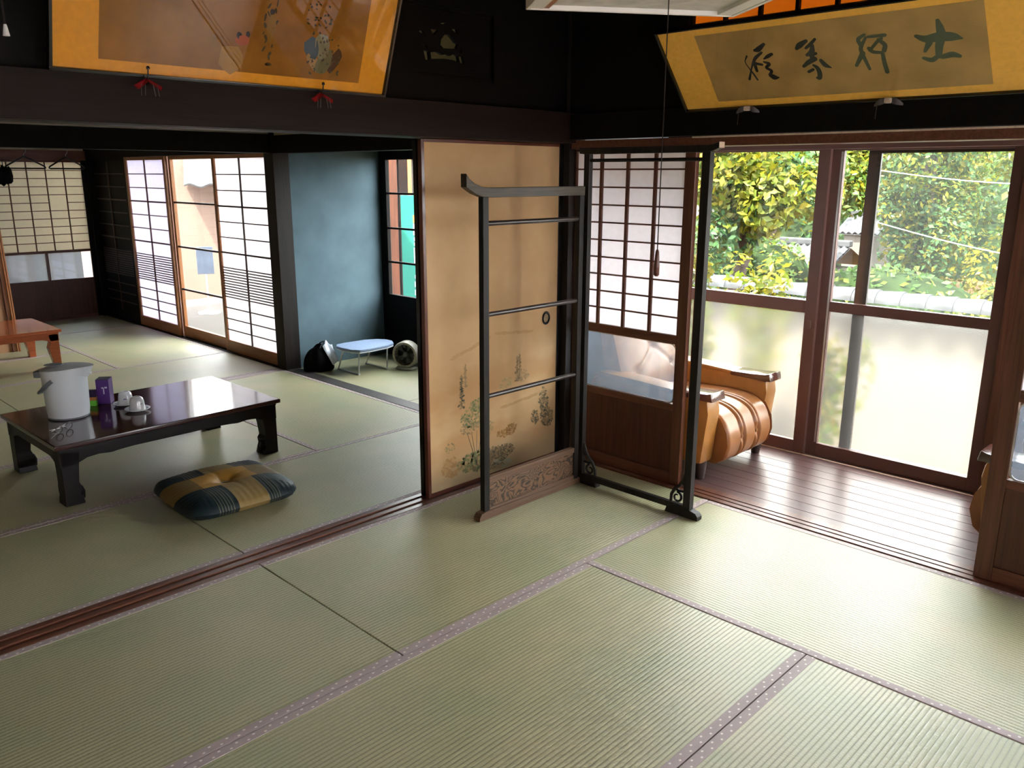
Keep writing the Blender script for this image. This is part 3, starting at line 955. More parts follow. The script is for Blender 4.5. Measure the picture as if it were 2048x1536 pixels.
# fusuma
def fusuma():
    d = thing('door_3', 'ochre sliding door painted with a misty landscape of trees', 'sliding door', (-.925, .955, 0), 0, kind='structure')
    w = .925
    B(.022, w - .03, -.008, .008, .022, 1.616).build('painted_panel', 'fusuma', d)
    pbox('stile', 0.004, .022, -.012, .012, .003, 1.628, 'brown_lacquer', d, .002)
    pbox('stile', w - .03, w, -.012, .012, .003, 1.628, 'black_lacquer', d, .002)
    pbox('top_rail', .022, w - .03, -.012, .012, 1.616, 1.630, 'brown_lacquer', d, .002)
    pbox('bottom_rail', .022, w - .03, -.012, .012, .003, .022, 'brown_lacquer', d, .002)
    # finger pull: toothed ring and cup
    cx, cz = .925 - .113, .766
    ring = MB()
    n = 40
    vs, fs = [], []
    for k in range(n):
        a = 2 * PI * k / n
        ro = .030 + (.0022 if k % 2 else 0)
        for r, y in ((ro, -.009), (ro - .002, -.0125), (.022, -.0125), (.019, -.0085)):
            vs.append((cx + r * math.cos(a) * .95, y, cz + r * math.sin(a) * 1.12))
    for k in range(n):
        for j in range(3):
            a, b = k * 4 + j, ((k + 1) % n) * 4 + j
            fs.append((a, b, b + 1, a + 1))
    ring.add(vs, fs)
    fp = ring.build('finger_pull', 'black_lacquer', d, smooth=True)
    cup = MB()
    cup.prism([(cx + .0195 * .95 * math.cos(2 * PI * k / 24), cz + .0195 * 1.12 * math.sin(2 * PI * k / 24)) for k in range(24)],
              lambda a, b, y: (a, y, b), -.0088, -.0082)
    cup.build('pull_cup', 'brass', fp)
    # painted landscape: thin pigment on the paper
    P = MB()
    rg = random.Random(5)
    yb = -.0083
    cnt = [0]

    def spot(x, z, rx, rzz, col, rot=0, n=6):
        cnt[0] += 1
        y = yb - (cnt[0] % 9) * .00002
        vs = []
        for k in range(n):
            t_ = 2 * PI * k / n
            a, b_ = rx * math.cos(t_), rzz * math.sin(t_)
            vs.append((x + a * math.cos(rot) - b_ * math.sin(rot), y, z + a * math.sin(rot) + b_ * math.cos(rot)))
        P.add(vs, [tuple(range(n))], col)

    paper = (0.50, 0.31, 0.14)

    def mix(c, k):
        k = min(1, k * 1.55)
        return tuple(c[i] * k + paper[i] * (1 - k) for i in range(3))

    def line(x0, z0, x1, z1, w_, col):
        dx, dz = x1 - x0, z1 - z0
        L = math.hypot(dx, dz) or 1
        nx, nz = -dz / L * w_ / 2, dx / L * w_ / 2
        cnt[0] += 1
        y = yb - (cnt[0] % 9) * .00002
        P.add([(x0 + nx, y, z0 + nz), (x1 + nx * .6, y, z1 + nz * .6), (x1 - nx * .6, y, z1 - nz * .6), (x0 - nx, y, z0 - nz)], [(0, 1, 2, 3)], col)

    ink = (0.045, 0.055, 0.04)
    sage = (0.14, 0.16, 0.07)
    rust = (0.27, 0.13, 0.035)

    def conifer(x, z0, z1, wd_, k):
        line(x, z0, x, z1, .005, mix(ink, k))
        nl = int((z1 - z0) / .010)
        for i in range(nl):
            f = i / nl
            z = z0 + (z1 - z0) * f
            ww = wd_ * (1 - f * .8) * rg.uniform(.5, 1.1)
            for q in range(3):
                spot(x + rg.uniform(-ww, ww), z + rg.uniform(-.005, .005), rg.uniform(.005, .012), rg.uniform(.003, .005), mix(ink, k * rg.uniform(.35, 1)), rg.uniform(-.5, .5))

    def clump(x, z, rx, rz_, n, col, k, s=.008):
        for i in range(n):
            a, r = rg.uniform(0, 2 * PI), math.sqrt(rg.random())
            spot(x + rx * r * math.cos(a), z + rz_ * r * math.sin(a), s * rg.uniform(.5, 1.3), s * rg.uniform(.35, .8), mix(col, k * rg.uniform(.25, 1)), rg.uniform(-1, 1))

    conifer(.222, .40, .565, .022, .7)
    conifer(.247, .50, .615, .012, .35)
    conifer(.365, .44, .62, .030, .55)
    conifer(.60, .47, .60, .018, .5)
    conifer(.618, .47, .61, .018, .35)
    clump(.64, .49, .05, .03, 60, ink, .3)
    clump(.52, .47, .05, .03, 50, sage, .35)
    # airy tree
    for a in (-.30, -.16, .02, .20, .34):
        line(.315, .10, .315 + a * .20, .27, .004, mix(ink, .6))
    clump(.30, .345, .085, .055, 200, sage, .75)
    clump(.34, .40, .06, .035, 110, sage, .8)
    clump(.27, .29, .06, .03, 90, ink, .4, .006)
    clump(.385, .27, .05, .04, 70, sage, .5)
    clump(.32, .30, .05, .02, 60, ink, .45, .006)
    # bushes; dense ink at the lower right also paints the shadow there
    clump(.30, .115, .11, .05, 260, sage, .75, .010)
    clump(.40, .10, .12, .06, 260, ink, .55, .008)
    clump(.15, .12, .06, .05, 70, rust, .4, .012)
    clump(.14, .22, .035, .025, 26, sage, .5, .006)
    clump(.52, .215, .07, .025, 90, rust, .85, .008)
    clump(.56, .235, .04, .018, 46, rust, .9, .008)
    clump(.48, .12, .10, .035, 190, ink, .6, .009)
    for k in range(10):
        spot(.43 + rg.uniform(0, .12), .06 + rg.uniform(-.02, .03), .022, .008, mix((.36, .34, .22), .8), rg.uniform(-.3, .3))
        line(.42 + rg.uniform(0, .1), .06 + rg.uniform(-.02, .03), .45 + rg.uniform(0, .1), .07 + rg.uniform(-.02, .03), .0035, mix(ink, .9))
    clump(.735, .25, .03, .04, 70, ink, .6, .008)
    clump(.80, .32, .035, .08, 150, ink, .6, .009)
    clump(.83, .23, .05, .05, 120, ink, .7, .010)
    # distant ridges
    for (xa, za, xb, zb, k) in ((.17, .655, .40, .72, .35), (.46, .735, .70, .715, .4), (.50, .355, .74, .375, .45)):
        for i in range(26):
            f = i / 25
            spot(xa + (xb - xa) * f, za + (zb - za) * f - .008 * rg.random(), .022, .006, mix((0.36, 0.21, 0.08), k * rg.uniform(.4, .8)))
    P.build('painted_trees', 'paint', d, fix=False)
    d2 = thing('door_4', 'second sliding door stacked behind the ochre painted one', 'sliding door', (-.914, .998, 0), 0, kind='structure')
    B(.022, .88, -.008, .008, .022, 1.616).build('painted_panel', 'fusuma', d2)
    pbox('stile', 0, .022, -.012, .012, .003, 1.628, 'black_lacquer', d2, .002)
    pbox('stile', .88, .912, -.012, .012, .003, 1.628, 'black_lacquer', d2, .002)
    pbox('top_rail', .022, .88, -.012, .012, 1.616, 1.630, 'black_lacquer', d2, .002)
    pbox('bottom_rail', .022, .88, -.012, .012, .003, .022, 'black_lacquer', d2, .002)


fusuma()


# far glass doors (room side local +y -> -X)
def far_leaf(name, label, y0, kind):
    w = .905
    d = thing(name, label, 'sliding door', (.05 if kind != 'mid' else .085, y0, 0), PI / 2, kind='structure')
    wm = 'orange_wood' if kind != 'dark' else 'black_wood'
    wx = 'orange_wood_x' if kind != 'dark' else 'black_wood'
    mun = 'muntin_dark' if kind != 'left' else 'muntin_red'
    pbox('stile', 0, .045, -.015, .015, .003, 1.63, wm, d, .002)
    pbox('stile', w - .045, w, -.015, .015, .003, 1.63, wm, d, .002)
    pbox('top_rail', .045, w - .045, -.014, .014, 1.600, 1.63, wx, d, .002)
    pbox('bottom_rail', .045, w - .045, -.014, .014, .003, .098, wx, d, .002)
    x0, x1 = .045, w - .045
    if kind == 'mid':
        zs = [.098, .445, .834, 1.228, 1.600]
        for z in zs[1:-1]:
            pbox('glazing_bar', x0, x1, -.01, .012, z - .008, z + .008, 'muntin_dark', d, .001)
        for a, b in zip(zs[:-1], zs[1:]):
            B(x0, x1, -.002, .002, a + (.008 if a > .1 else 0), b - (.008 if b < 1.5 else 0)).build('glass_pane', 'glass', d)
        return d
    mid = (x0 + x1) / 2
    pm = {'left': 'paper_violet', 'right': 'paper', 'dark': 'black_wood'}[kind]
    B(x0, x1, -.0015, .0015, .098, 1.600).build('pane_sheet', pm, d)
    pbox('lattice_bar', mid - .007, mid + .007, .003, .014, .098, 1.600, mun, d, .0008)
    hs = [.098 + (.475 - .098) * k / 4 for k in (1, 2, 3)] + [.475] + [.475 + (.72 - .475) * k / 11 for k in range(1, 11)] + [.72] + \
         [.72 + (1.600 - .72) * k / 7 for k in range(1, 7)]
    for z in hs:
        tk = .014 if abs(z - 1.223) < .02 or abs(z - .846) < .01 else .009
        pbox('lattice_bar', x0, x1, .003, .012, z - tk / 2, z + tk / 2, mun, d, .0008)
    return d


far_leaf('door_5', 'white paper lattice door nearest the alcove post with a slatted band', 3.885, 'right')
far_leaf('door_6', 'clear glass door between the two far lattice doors', 4.785, 'mid')
far_leaf('door_7', 'orange-framed textured glass lattice door farthest along the row', 5.68, 'left')
far_leaf('door_8', 'dark closed lattice door in the far corner', 6.585, 'dark')


# far wall lattice doors (room side local +y -> -Y)
def far_wall_leaf(name, label, xr, skip=None):
    w = .93
    d = thing(name, label, 'sliding door', (xr, 7.43, 0), PI, kind='structure')
    x0, x1 = .045, w - .03
    pbox('stile', 0, x0, -.015, .015, .003, 1.605, 'black_wood', d, .002)
    pbox('stile', x1, w, -.015, .015, .003, 1.605, 'red_wood_z', d, .002)
    pbox('top_rail', x0, x1, -.014, .014, 1.585, 1.605, 'red_wood', d, .002)
    pbox('middle_rail', x0, x1, -.015, .015, .688, .713, 'red_wood', d, .002)
    pbox('bottom_rail', x0, x1, -.015, .015, .003, .03, 'red_wood', d, .002)
    B(x0, x1, -.007, .007, .03, .415).build('board_panel', 'board_wood', d)
    B(x0, x1, -.001, .001, .713, 1.585).build('paper', 'paper_old', d)
    lattice(d, x0, x1, .713, 1.585, 5, 11, 'muntin_red', wv=.010, wh=.007, skip=skip or {})
    xm = x0 + (x1 - x0) * .5
    pbox('middle_stile', xm - .012, xm + .012, -.014, .014, .415, .688, 'red_wood_z', d, .002)
    for a, b in ((x0, xm - .012), (xm + .012, x1)):
        B(a, b, -.002, .002, .415, .688).build('glass_pane', 'frosted_clear', d)
    return d


far_wall_leaf('door_9', 'yellowed paper lattice door in the far wall beside the dark corner', -.03, {6: 1})
far_wall_leaf('door_10', 'yellowed paper lattice door in the far wall behind the peach panel', -.96)
far_wall_leaf('door_11', 'yellowed paper lattice door at the far left end', -1.89)
tag(B(-3.63, -2.82, 7.42, 7.46, -.05, 1.70).build('wall_far_end', 'plaster_in'), 'plaster wall left of the far lattice doors', 'wall', kind='structure')
# added passage behind the far wall; its wall blocks sky to dim the paper
tag(B(-3.7, .2, 8.55, 8.6, -.05, 2.5).build('passage_dimming_wall', 'plaster_dim'), 'added wall dimming the daylight behind the far lattice doors', 'wall', kind='structure')
tag(B(-3.7, .2, 7.5, 8.6, -.12, -.06).build('floor_passage', 'plank'), 'board floor of the added passage behind the far lattice doors', 'floor', kind='structure')

# ------------------------------------------------------------------ windows
def veranda_window(name, label, y_mid, cat='window'):
    wdw = thing(name, label, cat, (1.0, y_mid, 0), 0, kind='structure')

    def sash(nm, xc, ya, yb, sl, sr, z_mid0, z_mid1, m_):
        th = .013
        f = MB()
        f.box(xc - th, xc + th, ya, ya + sl, -.016, 1.63)
        f.box(xc - th, xc + th, yb - sr, yb, -.016, 1.63)
        f.box(xc - th, xc + th, ya + sl, yb - sr, -.016, .055)
        f.box(xc - th, xc + th, ya + sl, yb - sr, z_mid0, z_mid1)
        f.box(xc - th, xc + th, ya + sl, yb - sr, 1.604, 1.63)
        o = f.build(nm, m_, wdw, bevel=.0015)
        B(xc - .002, xc + .002, ya + sl, yb - sr, z_mid1, 1.604).build('clear_pane', 'glass', o)
        B(xc - .003, xc + .003, ya + sl, yb - sr, .055, z_mid0).build('frosted_pane', 'frosted', o)
        return o
    s1 = sash('sash', 0.0, .012, .90, .062, .05, .768, .836, 'sash')
    B(-.030, -.013, .03, .052, .69, .735).build('latch', 'sash', s1, bevel=.003)
    s2 = sash('sash', .034, -.868, .022, .062, .066, .785, .838, 'sash')
    # pale aluminium edge on the meeting stile of the outer sash
    B(.019, .0205, -.040, -.030, .06, 1.60).build('edge_strip', 'alu', s2)
    scr = MB()
    ya, yb = -.868, -.150
    for a in [(ya, ya + .04, -.01, 1.62), (yb - .062, yb, -.01, 1.62), (ya + .04, yb - .062, -.01, .05), (ya + .04, yb - .062, 1.59, 1.62)]:
        scr.box(.066, .084, *a)
    so = scr.build('screen_frame', 'sash_dark', wdw, bevel=.001)
    MB().add([(.075, ya + .04, .05), (.075, yb - .062, .05), (.075, yb - .062, 1.59), (.075, ya + .04, 1.59)], [(0, 1, 2, 3)]).build('screen_mesh', 'screen', so, fix=False)
    return wdw


veranda_window('window_1', 'two-pane bronze sliding window with frosted lower glass facing the garden', 0.0)
w2 = veranda_window('window_2', 'further bronze sliding window of the veranda behind the right door', -1.885)
sbox('trim_24', 'brown post beyond the second veranda window', 'post', .97, 1.12, YB, -2.753, -.05, 1.66, 'red_wood_z')

wv3 = thing('window_3', 'four-light dark window of the alcove looking on the teal board', 'window', (.965, 0, 0), 0, kind='structure')
for (ya, yb) in ((3.25, 3.685), (2.45, 3.25)):
    f = MB()
    f.box(-.015, .015, ya, ya + .03, .49, 1.605).box(-.015, .015, yb - .022, yb, .49, 1.605)
    f.box(-.015, .015, ya + .03, yb - .022, .49, .512).box(-.015, .015, ya + .03, yb - .022, 1.592, 1.605)
    o = f.build('sash', 'black_wood', wv3, bevel=.001)
    zs = [.512, .78, 1.054, 1.33, 1.592]
    for z in zs[1:-1]:
        pbox('glazing_bar', -.01, .01, ya + .03, yb - .022, z - .008, z + .008, 'black_wood', o, .001)
    for a, b in zip(zs[:-1], zs[1:]):
        B(-.0015, .0015, ya + .03, yb - .022, a, b).build('glass_pane', 'glass', o)

# windows on the camera side
def plain_window(name, label, p0, p1, z0, z1):
    wdw = thing(name, label, 'window', (0, 0, 0), 0, kind='structure')
    f = MB()
    a, b = Vector((*p0, 0)), Vector((*p1, 0))
    for k in range(4):
        q = a + (b - a) * k / 3
        f.bar((q.x, q.y, z0), (q.x, q.y, z1), .04, .04, (1, 0, 0) if abs(p1[1] - p0[1]) > .1 else (0, 1, 0))
    for z in (z0, (z0 + z1) / 2, z1):
        f.bar((a.x, a.y, z), (b.x, b.y, z), .04, .04)
    f.build('frame', 'red_wood', wdw)
    B(p0[0], p1[0], p0[1] - .002, p0[1] + .002, z0, z1).build('paper', 'paper', wdw)


plain_window('window_4', 'wide window behind the viewer', (BX0, YB - .02), (BX1, YB - .02), .30, 1.9)

portal(1.10, -.0, .82, 1.6, 1.75, (0, PI / 2, 0))
portal(1.10, -1.88, .82, 1.6, 1.75, (0, PI / 2, 0))
portal(.16, 5.2, .82, 1.55, 2.7, (0, PI / 2, 0))
portal(1.02, 3.07, 1.05, 1.1, 1.2, (0, PI / 2, 0))
portal((BX0 + BX1) / 2, YB - .06, 1.1, BX1 - BX0, 1.6, (PI / 2, 0, PI))

# carved transom in the partition
def carved():
    d = thing('carved_transom', 'carved openwork transom board in the black wall above the ochre door', 'transom', (-.98, .95, 1.88), 0)
    bm = bmesh.new()

    def loop(pts, rev=False):
        vs = [bm.verts.new((a, 0, b)) for a, b in pts]
        return [bm.edges.new((vs[i], vs[(i + 1) % len(vs)])) for i in range(len(vs))]
    W, H = .48, .28
    eds = loop([(0, 0), (W, 0), (W, H), (0, H)])

    def px(a, b):      # positions measured on the board
        f = a / 1755 * .405 + .0
        return (f - .008, .257 - b / 1536 * .252 + .035 * a / 1755)
    holes = [[(330, 560), (420, 510), (505, 680)], [(600, 490), (800, 510), (670, 640)], [(835, 350), (1000, 320), (920, 385)],
             [(1110, 480), (1245, 470), (1280, 635)], [(920, 640), (980, 590), (1080, 640), (1200, 800), (1265, 840), (1230, 945), (1060, 955), (900, 945), (830, 860), (850, 740)],
             [(385, 840), (500, 880), (525, 965)], [(425, 990), (555, 1030), (575, 1215), (470, 1230)],
             [(590, 1050), (750, 1030), (880, 1110), (990, 1090), (1060, 1130), (1180, 1070), (1260, 1140), (1290, 1280), (1100, 1225), (900, 1200), (610, 1205)],
             [(1275, 1150), (1385, 1140), (1425, 1345), (1310, 1290)], [(1310, 1020), (1345, 945), (1365, 1045)]]
    for h in holes:
        eds += loop([px(*p) for p in h])
    bmesh.ops.triangle_fill(bm, use_beauty=True, use_dissolve=False, edges=eds)
    g = bmesh.ops.extrude_face_region(bm, geom=list(bm.faces))
    for v in g['geom']:
        if isinstance(v, bmesh.types.BMVert):
            v.co.y += .016
    bmesh.ops.recalc_face_normals(bm, faces=bm.faces)
    me = bpy.data.meshes.new('carved_board')
    bm.to_mesh(me)
    bm.free()
    me.materials.append(M['black_wood'])
    o = bpy.data.objects.new('carved_board', me)
    COL.objects.link(o)
    o.parent = d
    pbox('top_slat', 0, W, -.008, .02, H - .012, H, 'black_wood', d)
    pbox('bottom_slat', 0, W, -.008, .02, 0, .012, 'black_wood', d)


carved()

# ================================================================== KIMONO RACK
def kimono_rack():
    r = thing('kimono_rack', 'dark two-fold wooden kimono rack standing on the tatami', 'kimono rack', (-.235, .6, 0))
    X = lambda x: x + .235
    Y = lambda y: y - .6
    # --- low leaf along x
    pbox('post', X(-.900), X(-.868), -.014, .014, .03, 1.395, 'rack_wood', r, .002)
    pbox('post', X(-.292), X(-.262), -.014, .014, .03, 1.40, 'rack_wood', r, .002)
    prof = [(-.262, 1.392, 1.432), (-.60, 1.392, 1.432), (-.86, 1.392, 1.430), (-.905, 1.395, 1.434), (-.945, 1.408, 1.447), (-.975, 1.424, 1.466), (-.992, 1.434, 1.486)]
    mb = MB()
    vs, fs = [], []
    for x, z0, z1 in prof:
        for y, z in ((-.017, z0), (.017, z0), (.017, z1), (-.017, z1)):
            vs.append((X(x), y, z))
    n = len(prof)
    for i in range(n - 1):
        for k in range(4):
            fs.append((i * 4 + k, i * 4 + (k + 1) % 4, (i + 1) * 4 + (k + 1) % 4, (i + 1) * 4 + k))
    fs += [(3, 2, 1, 0), tuple((n - 1) * 4 + k for k in range(4))]
    mb.add(vs, fs)
    mb.build('top_beam', 'rack_wood_x', r, bevel=.002)
    for z in (1.288, .912, .557):
        MB().tube([(X(-.87), 0, z), (X(-.28), 0, z)], .0105, 10).build('hanging_pole', 'rack_pole', r, smooth=True)
    pbox('panel_rail', X(-.868), X(-.292), -.013, .013, .165, .19, 'rack_brown', r, .002)
    pbox('bottom_rail', X(-.868), X(-.292), -.013, .013, .028, .048, 'rack_brown', r, .002)
    MB().box(X(-.868), X(-.292), -.005, .005, .048, .165).build('grain_board', 'grainboard', r)
    # shoe foot under the outer post
    MB().prism([(X(-.935), 0), (X(-.935), .016), (X(-.922), .034), (X(-.89), .038), (X(-.25), .030), (X(-.25), 0)],
               lambda a, b, y: (a, y, b), -.02, .02).build('foot_rail', 'rack_brown', r, bevel=.002)
    for z in (.30, 1.24):
        MB().tube([(X(-.255), 0, z - .04), (X(-.255), 0, z + .04)], .008, 10).build('hinge', 'black_lacquer', r, smooth=True)
    # --- tall leaf along y
    pbox('post', -.014, .014, Y(.575), Y(.605), .03, 1.575, 'rack_wood', r, .002)
    pbox('post', -.016, .016, Y(-.048), Y(-.012), .03, 1.575, 'rack_wood', r, .002)
    mb = MB()
    prof = [(.63, 1.575, 1.603), (.60, 1.572, 1.601), (.30, 1.572, 1.600), (-.03, 1.572, 1.600), (-.062, 1.578, 1.603), (-.085, 1.588, 1.610)]
    vs, fs = [], []
    for y, z0, z1 in prof:
        for x, z in ((-.018, z0), (.018, z0), (.018, z1), (-.018, z1)):
            vs.append((x, Y(y), z))
    n = len(prof)
    for i in range(n - 1):
        for k in range(4):
            fs.append((i * 4 + k, i * 4 + (k + 1) % 4, (i + 1) * 4 + (k + 1) % 4, (i + 1) * 4 + k))
    fs += [(3, 2, 1, 0), tuple((n - 1) * 4 + k for k in range(4))]
    mb.add(vs, fs)
    mb.build('top_beam', 'rack_wood', r, bevel=.002)
    pbox('beam_end', -.019, .019, Y(-.0885), Y(-.0855), 1.588, 1.611, 'pale_wood', r, .001)
    MB().tube([(0, Y(.60), 1.545), (0, Y(-.03), 1.545)], .008, 10).build('hanging_pole', 'rack_wood', r, smooth=True)
    pbox('bottom_rail', -.011, .011, Y(-.02), Y(.58), .022, .050, 'rack_wood', r, .002)
    for yc, s in ((-.03, 1), (.59, -1)):
        # stepped foot
        MB().prism([(Y(yc - s * .062), 0), (Y(yc - s * .062), .018), (Y(yc - s * .05), .032), (Y(yc - s * .016), .040), (Y(yc + s * .06), .046),
                    (Y(yc + s * .085), .036), (Y(yc + s * .10), .03), (Y(yc + s * .11), 0)],
                   lambda a, b, x: (x, a, b), -.019, .019).build('foot', 'rack_wood', r, bevel=.002)
        # carved bracket: curled scroll
        b0 = yc + s * .018
        br = MB()
        pts = []
        for k in range(22):
            t_ = k / 21
            ang = PI * .5 + t_ * PI * 2.1
            rad = .026 * (1 - .62 * t_)
            pts.append((0, Y(b0 + s * (.040 + rad * math.cos(ang) * 1.0)), .078 + rad * math.sin(ang)))
        br.tube(pts, [.0065 - .0025 * k / 21 for k in range(22)], 6)
        br.tube([(0, Y(b0 + s * .072), .045), (0, Y(b0 + s * .070), .085), (0, Y(b0 + s * .052), .118), (0, Y(b0 + s * .030), .135), (0, Y(b0 + s * .012), .165), (0, Y(b0), .205)],
                [.007, .0075, .008, .008, .007, .005], 6)
        br.tube([(0, Y(b0), .112), (0, Y(b0 + s * .03), .110), (0, Y(b0 + s * .05), .118)], [.006, .006, .006], 6)
        br.tube([(0, Y(b0 + s * .002), .15), (0, Y(b0 + s * .02), .148)], .006, 6)
        br.build('carved_bracket', 'rack_wood', r, smooth=True)
    return r


kimono_rack()

# ================================================================== ARMCHAIRS
def armchair(label, loc, rz):
    """faces local -y; width along x"""
    c = thing('armchair', label, 'armchair', loc, rz, group='tan leather armchairs on the veranda')
    W = .70
    hx = W / 2
    # base box
    B(-hx + .10, hx - .10, -.24, .36, .10, .20).build('seat_base', 'leather', c, bevel=.012)
    for s in (-1, 1):
        x0, x1 = (hx - .115, hx) if s > 0 else (-hx, -hx + .115)
        mb = MB()
        poly = [(-.285, .095), (.40, .095), (.42, .42), (.36, .455), (-.10, .44), (-.305, .425), (-.315, .36)]
        mb.prism(poly, lambda a, b, x: (x, a, b), x0, x1)
        mb.build('armrest', 'leather', c, bevel=.018, smooth=True)
        cap = MB()
        # slightly dished wooden cap with raised lip at the front
        poly = [(-.335, .425), (-.325, .470), (-.30, .462), (-.22, .455), (-.10, .452), (-.09, .438), (-.10, .428)]
        cap.prism(poly, lambda a, b, x: (x, a, b), x0 - .006, x1 + .006)
        cap.build('arm_cap', 'arm_cap', c, bevel=.006, smooth=True)
        pad = MB().prism([(-.10, .436), (-.10, .452), (.10, .462), (.36, .468), (.40, .44), (.30, .430)], lambda a, b, x: (x, a, b), x0 - .002, x1 + .002)
        pad.build('arm_pad', 'leather', c, bevel=.008, smooth=True)
    # seat cushion with channels
    prof = [(.30, .20), (.30, .33), (.22, .345), (.05, .355), (-.12, .362), (-.24, .352), (-.315, .315), (-.355, .25), (-.365, .18), (-.345, .11), (-.30, .075), (-.24, .08)]

    def pt(f):
        q = f * (len(prof) - 1)
        i = min(int(q), len(prof) - 2)
        g = q - i
        p0 = prof[max(i - 1, 0)]
        p1, p2 = prof[i], prof[i + 1]
        p3 = prof[min(i + 2, len(prof) - 1)]
        o = []
        for k in (0, 1):
            o.append(.5 * (2 * p1[k] + (p2[k] - p0[k]) * g + (2 * p0[k] - 5 * p1[k] + 4 * p2[k] - p3[k]) * g * g + (3 * p1[k] - p0[k] - 3 * p2[k] + p3[k]) * g ** 3))
        return o
    sx = hx - .118

    def seat(u_, v_):
        x = -sx + 2 * sx * u_
        y, z = pt(v_)
        a = u_
        groove = 0
        for gc in (.30, .38, .62, .70):
            groove += math.exp(-((a - gc) / .014) ** 2)
        for gc in (.34, .66):
            groove -= .25 * math.exp(-((a - gc) / .025) ** 2)
        edge = max(0, abs(a - .5) * 2 - .86) / .14
        k = .016 * groove + .03 * edge ** 2
        # button dents on the front
        for gc in (.34, .66):
            k += .022 * math.exp(-(((a - gc) / .03) ** 2 + ((z - .20) / .03) ** 2)) * (1 if y < -.3 else 0)
        cy, cz = 0.0, .2
        d = math.hypot(y - cy, z - cz) or 1
        return (x, y - (y - cy) / d * k, z - (z - cz) / d * k)
    s_ = MB().grid(81, 48, seat)
    s_.grid(2, 12, lambda u_, v_: (-sx, pt(v_)[0], pt(v_)[1]) if u_ < .5 else (-sx, 0, .2))
    s_.grid(2, 12, lambda u_, v_: (sx, pt(v_)[0], pt(v_)[1]) if u_ < .5 else (sx, 0, .2))
    cu = s_.build('seat_cushion', 'leather_seat', c, smooth='all', fix=False)
    for gx in (.34, .66):
        MB().lathe([(.004, 0), (.011, .002), (.009, .006), (.002, .008)], 10).build('button', 'leather_seat', cu, smooth=True, loc=(-sx + 2 * sx * gx, -.352, .20)).rotation_euler = (PI / 2, 0, 0)
    # tufted backrest
    btn = [(-.17, .455), (.17, .455), (0, .575), (-.17, .70), (.17, .70)]

    def back(u_, v_):
        x = -.27 + .54 * u_
        z = .33 + .46 * v_
        y = .24 + .14 * v_
        bulge = .05 * (1 - (abs(u_ - .5) * 2) ** 4) * (1 - (abs(v_ - .5) * 2) ** 4)
        d = 0
        for bx, bz in btn:
            rr = math.hypot(x - bx, z - bz)
            d += .020 * math.exp(-(rr / .030) ** 2)
        for (a, b) in ((0, 2), (1, 2), (2, 3), (2, 4)):
            ax, az = btn[a]
            bx, bz = btn[b]
            L2 = (bx - ax) ** 2 + (bz - az) ** 2
            t_ = max(0, min(1, ((x - ax) * (bx - ax) + (z - az) * (bz - az)) / L2))
            rr = math.hypot(x - ax - t_ * (bx - ax), z - az - t_ * (bz - az))
            d += .009 * math.exp(-(rr / .012) ** 2)
        return (x, y - bulge + min(d, .028), z)
    bk = MB().grid(55, 45, back)
    bk.add([(-.27, .24, .33), (.27, .24, .33), (.27, .38, .79), (-.27, .38, .79), (-.27, .36, .33), (.27, .36, .33), (.27, .46, .79), (-.27, .46, .79)],
           [(4, 5, 6, 7), (0, 4, 7, 3), (1, 5, 6, 2), (3, 2, 6, 7), (0, 1, 5, 4)])
    bo = bk.build('backrest', 'leather', c, smooth=True, fix=False)
    for bx, bz in btn:
        f = (bz - .33) / .46
        o = MB().lathe([(.004, 0), (.011, .002), (.009, .006), (.002, .008)], 10).build('button', 'leather', bo, smooth=True, loc=(bx, .24 + .14 * f - .012, bz))
        o.rotation_euler = (PI / 2, 0, 0)
    for sx_ in (-1, 1):
        for y in (-.25, .33):
            MB().lathe([(.022, 0), (.030, .06), (.032, .105)], 12, (sx_ * (hx - .065), y, 0)).build('leg', 'chair_leg', c, smooth=True)
    return c


armchair('tan leather armchair seen beyond the kimono rack, seat towards the viewer', (.545, .465, -.015), 0)
armchair('tan leather armchair mostly hidden behind the door at the right edge', (.545, -1.375, -.015), PI)

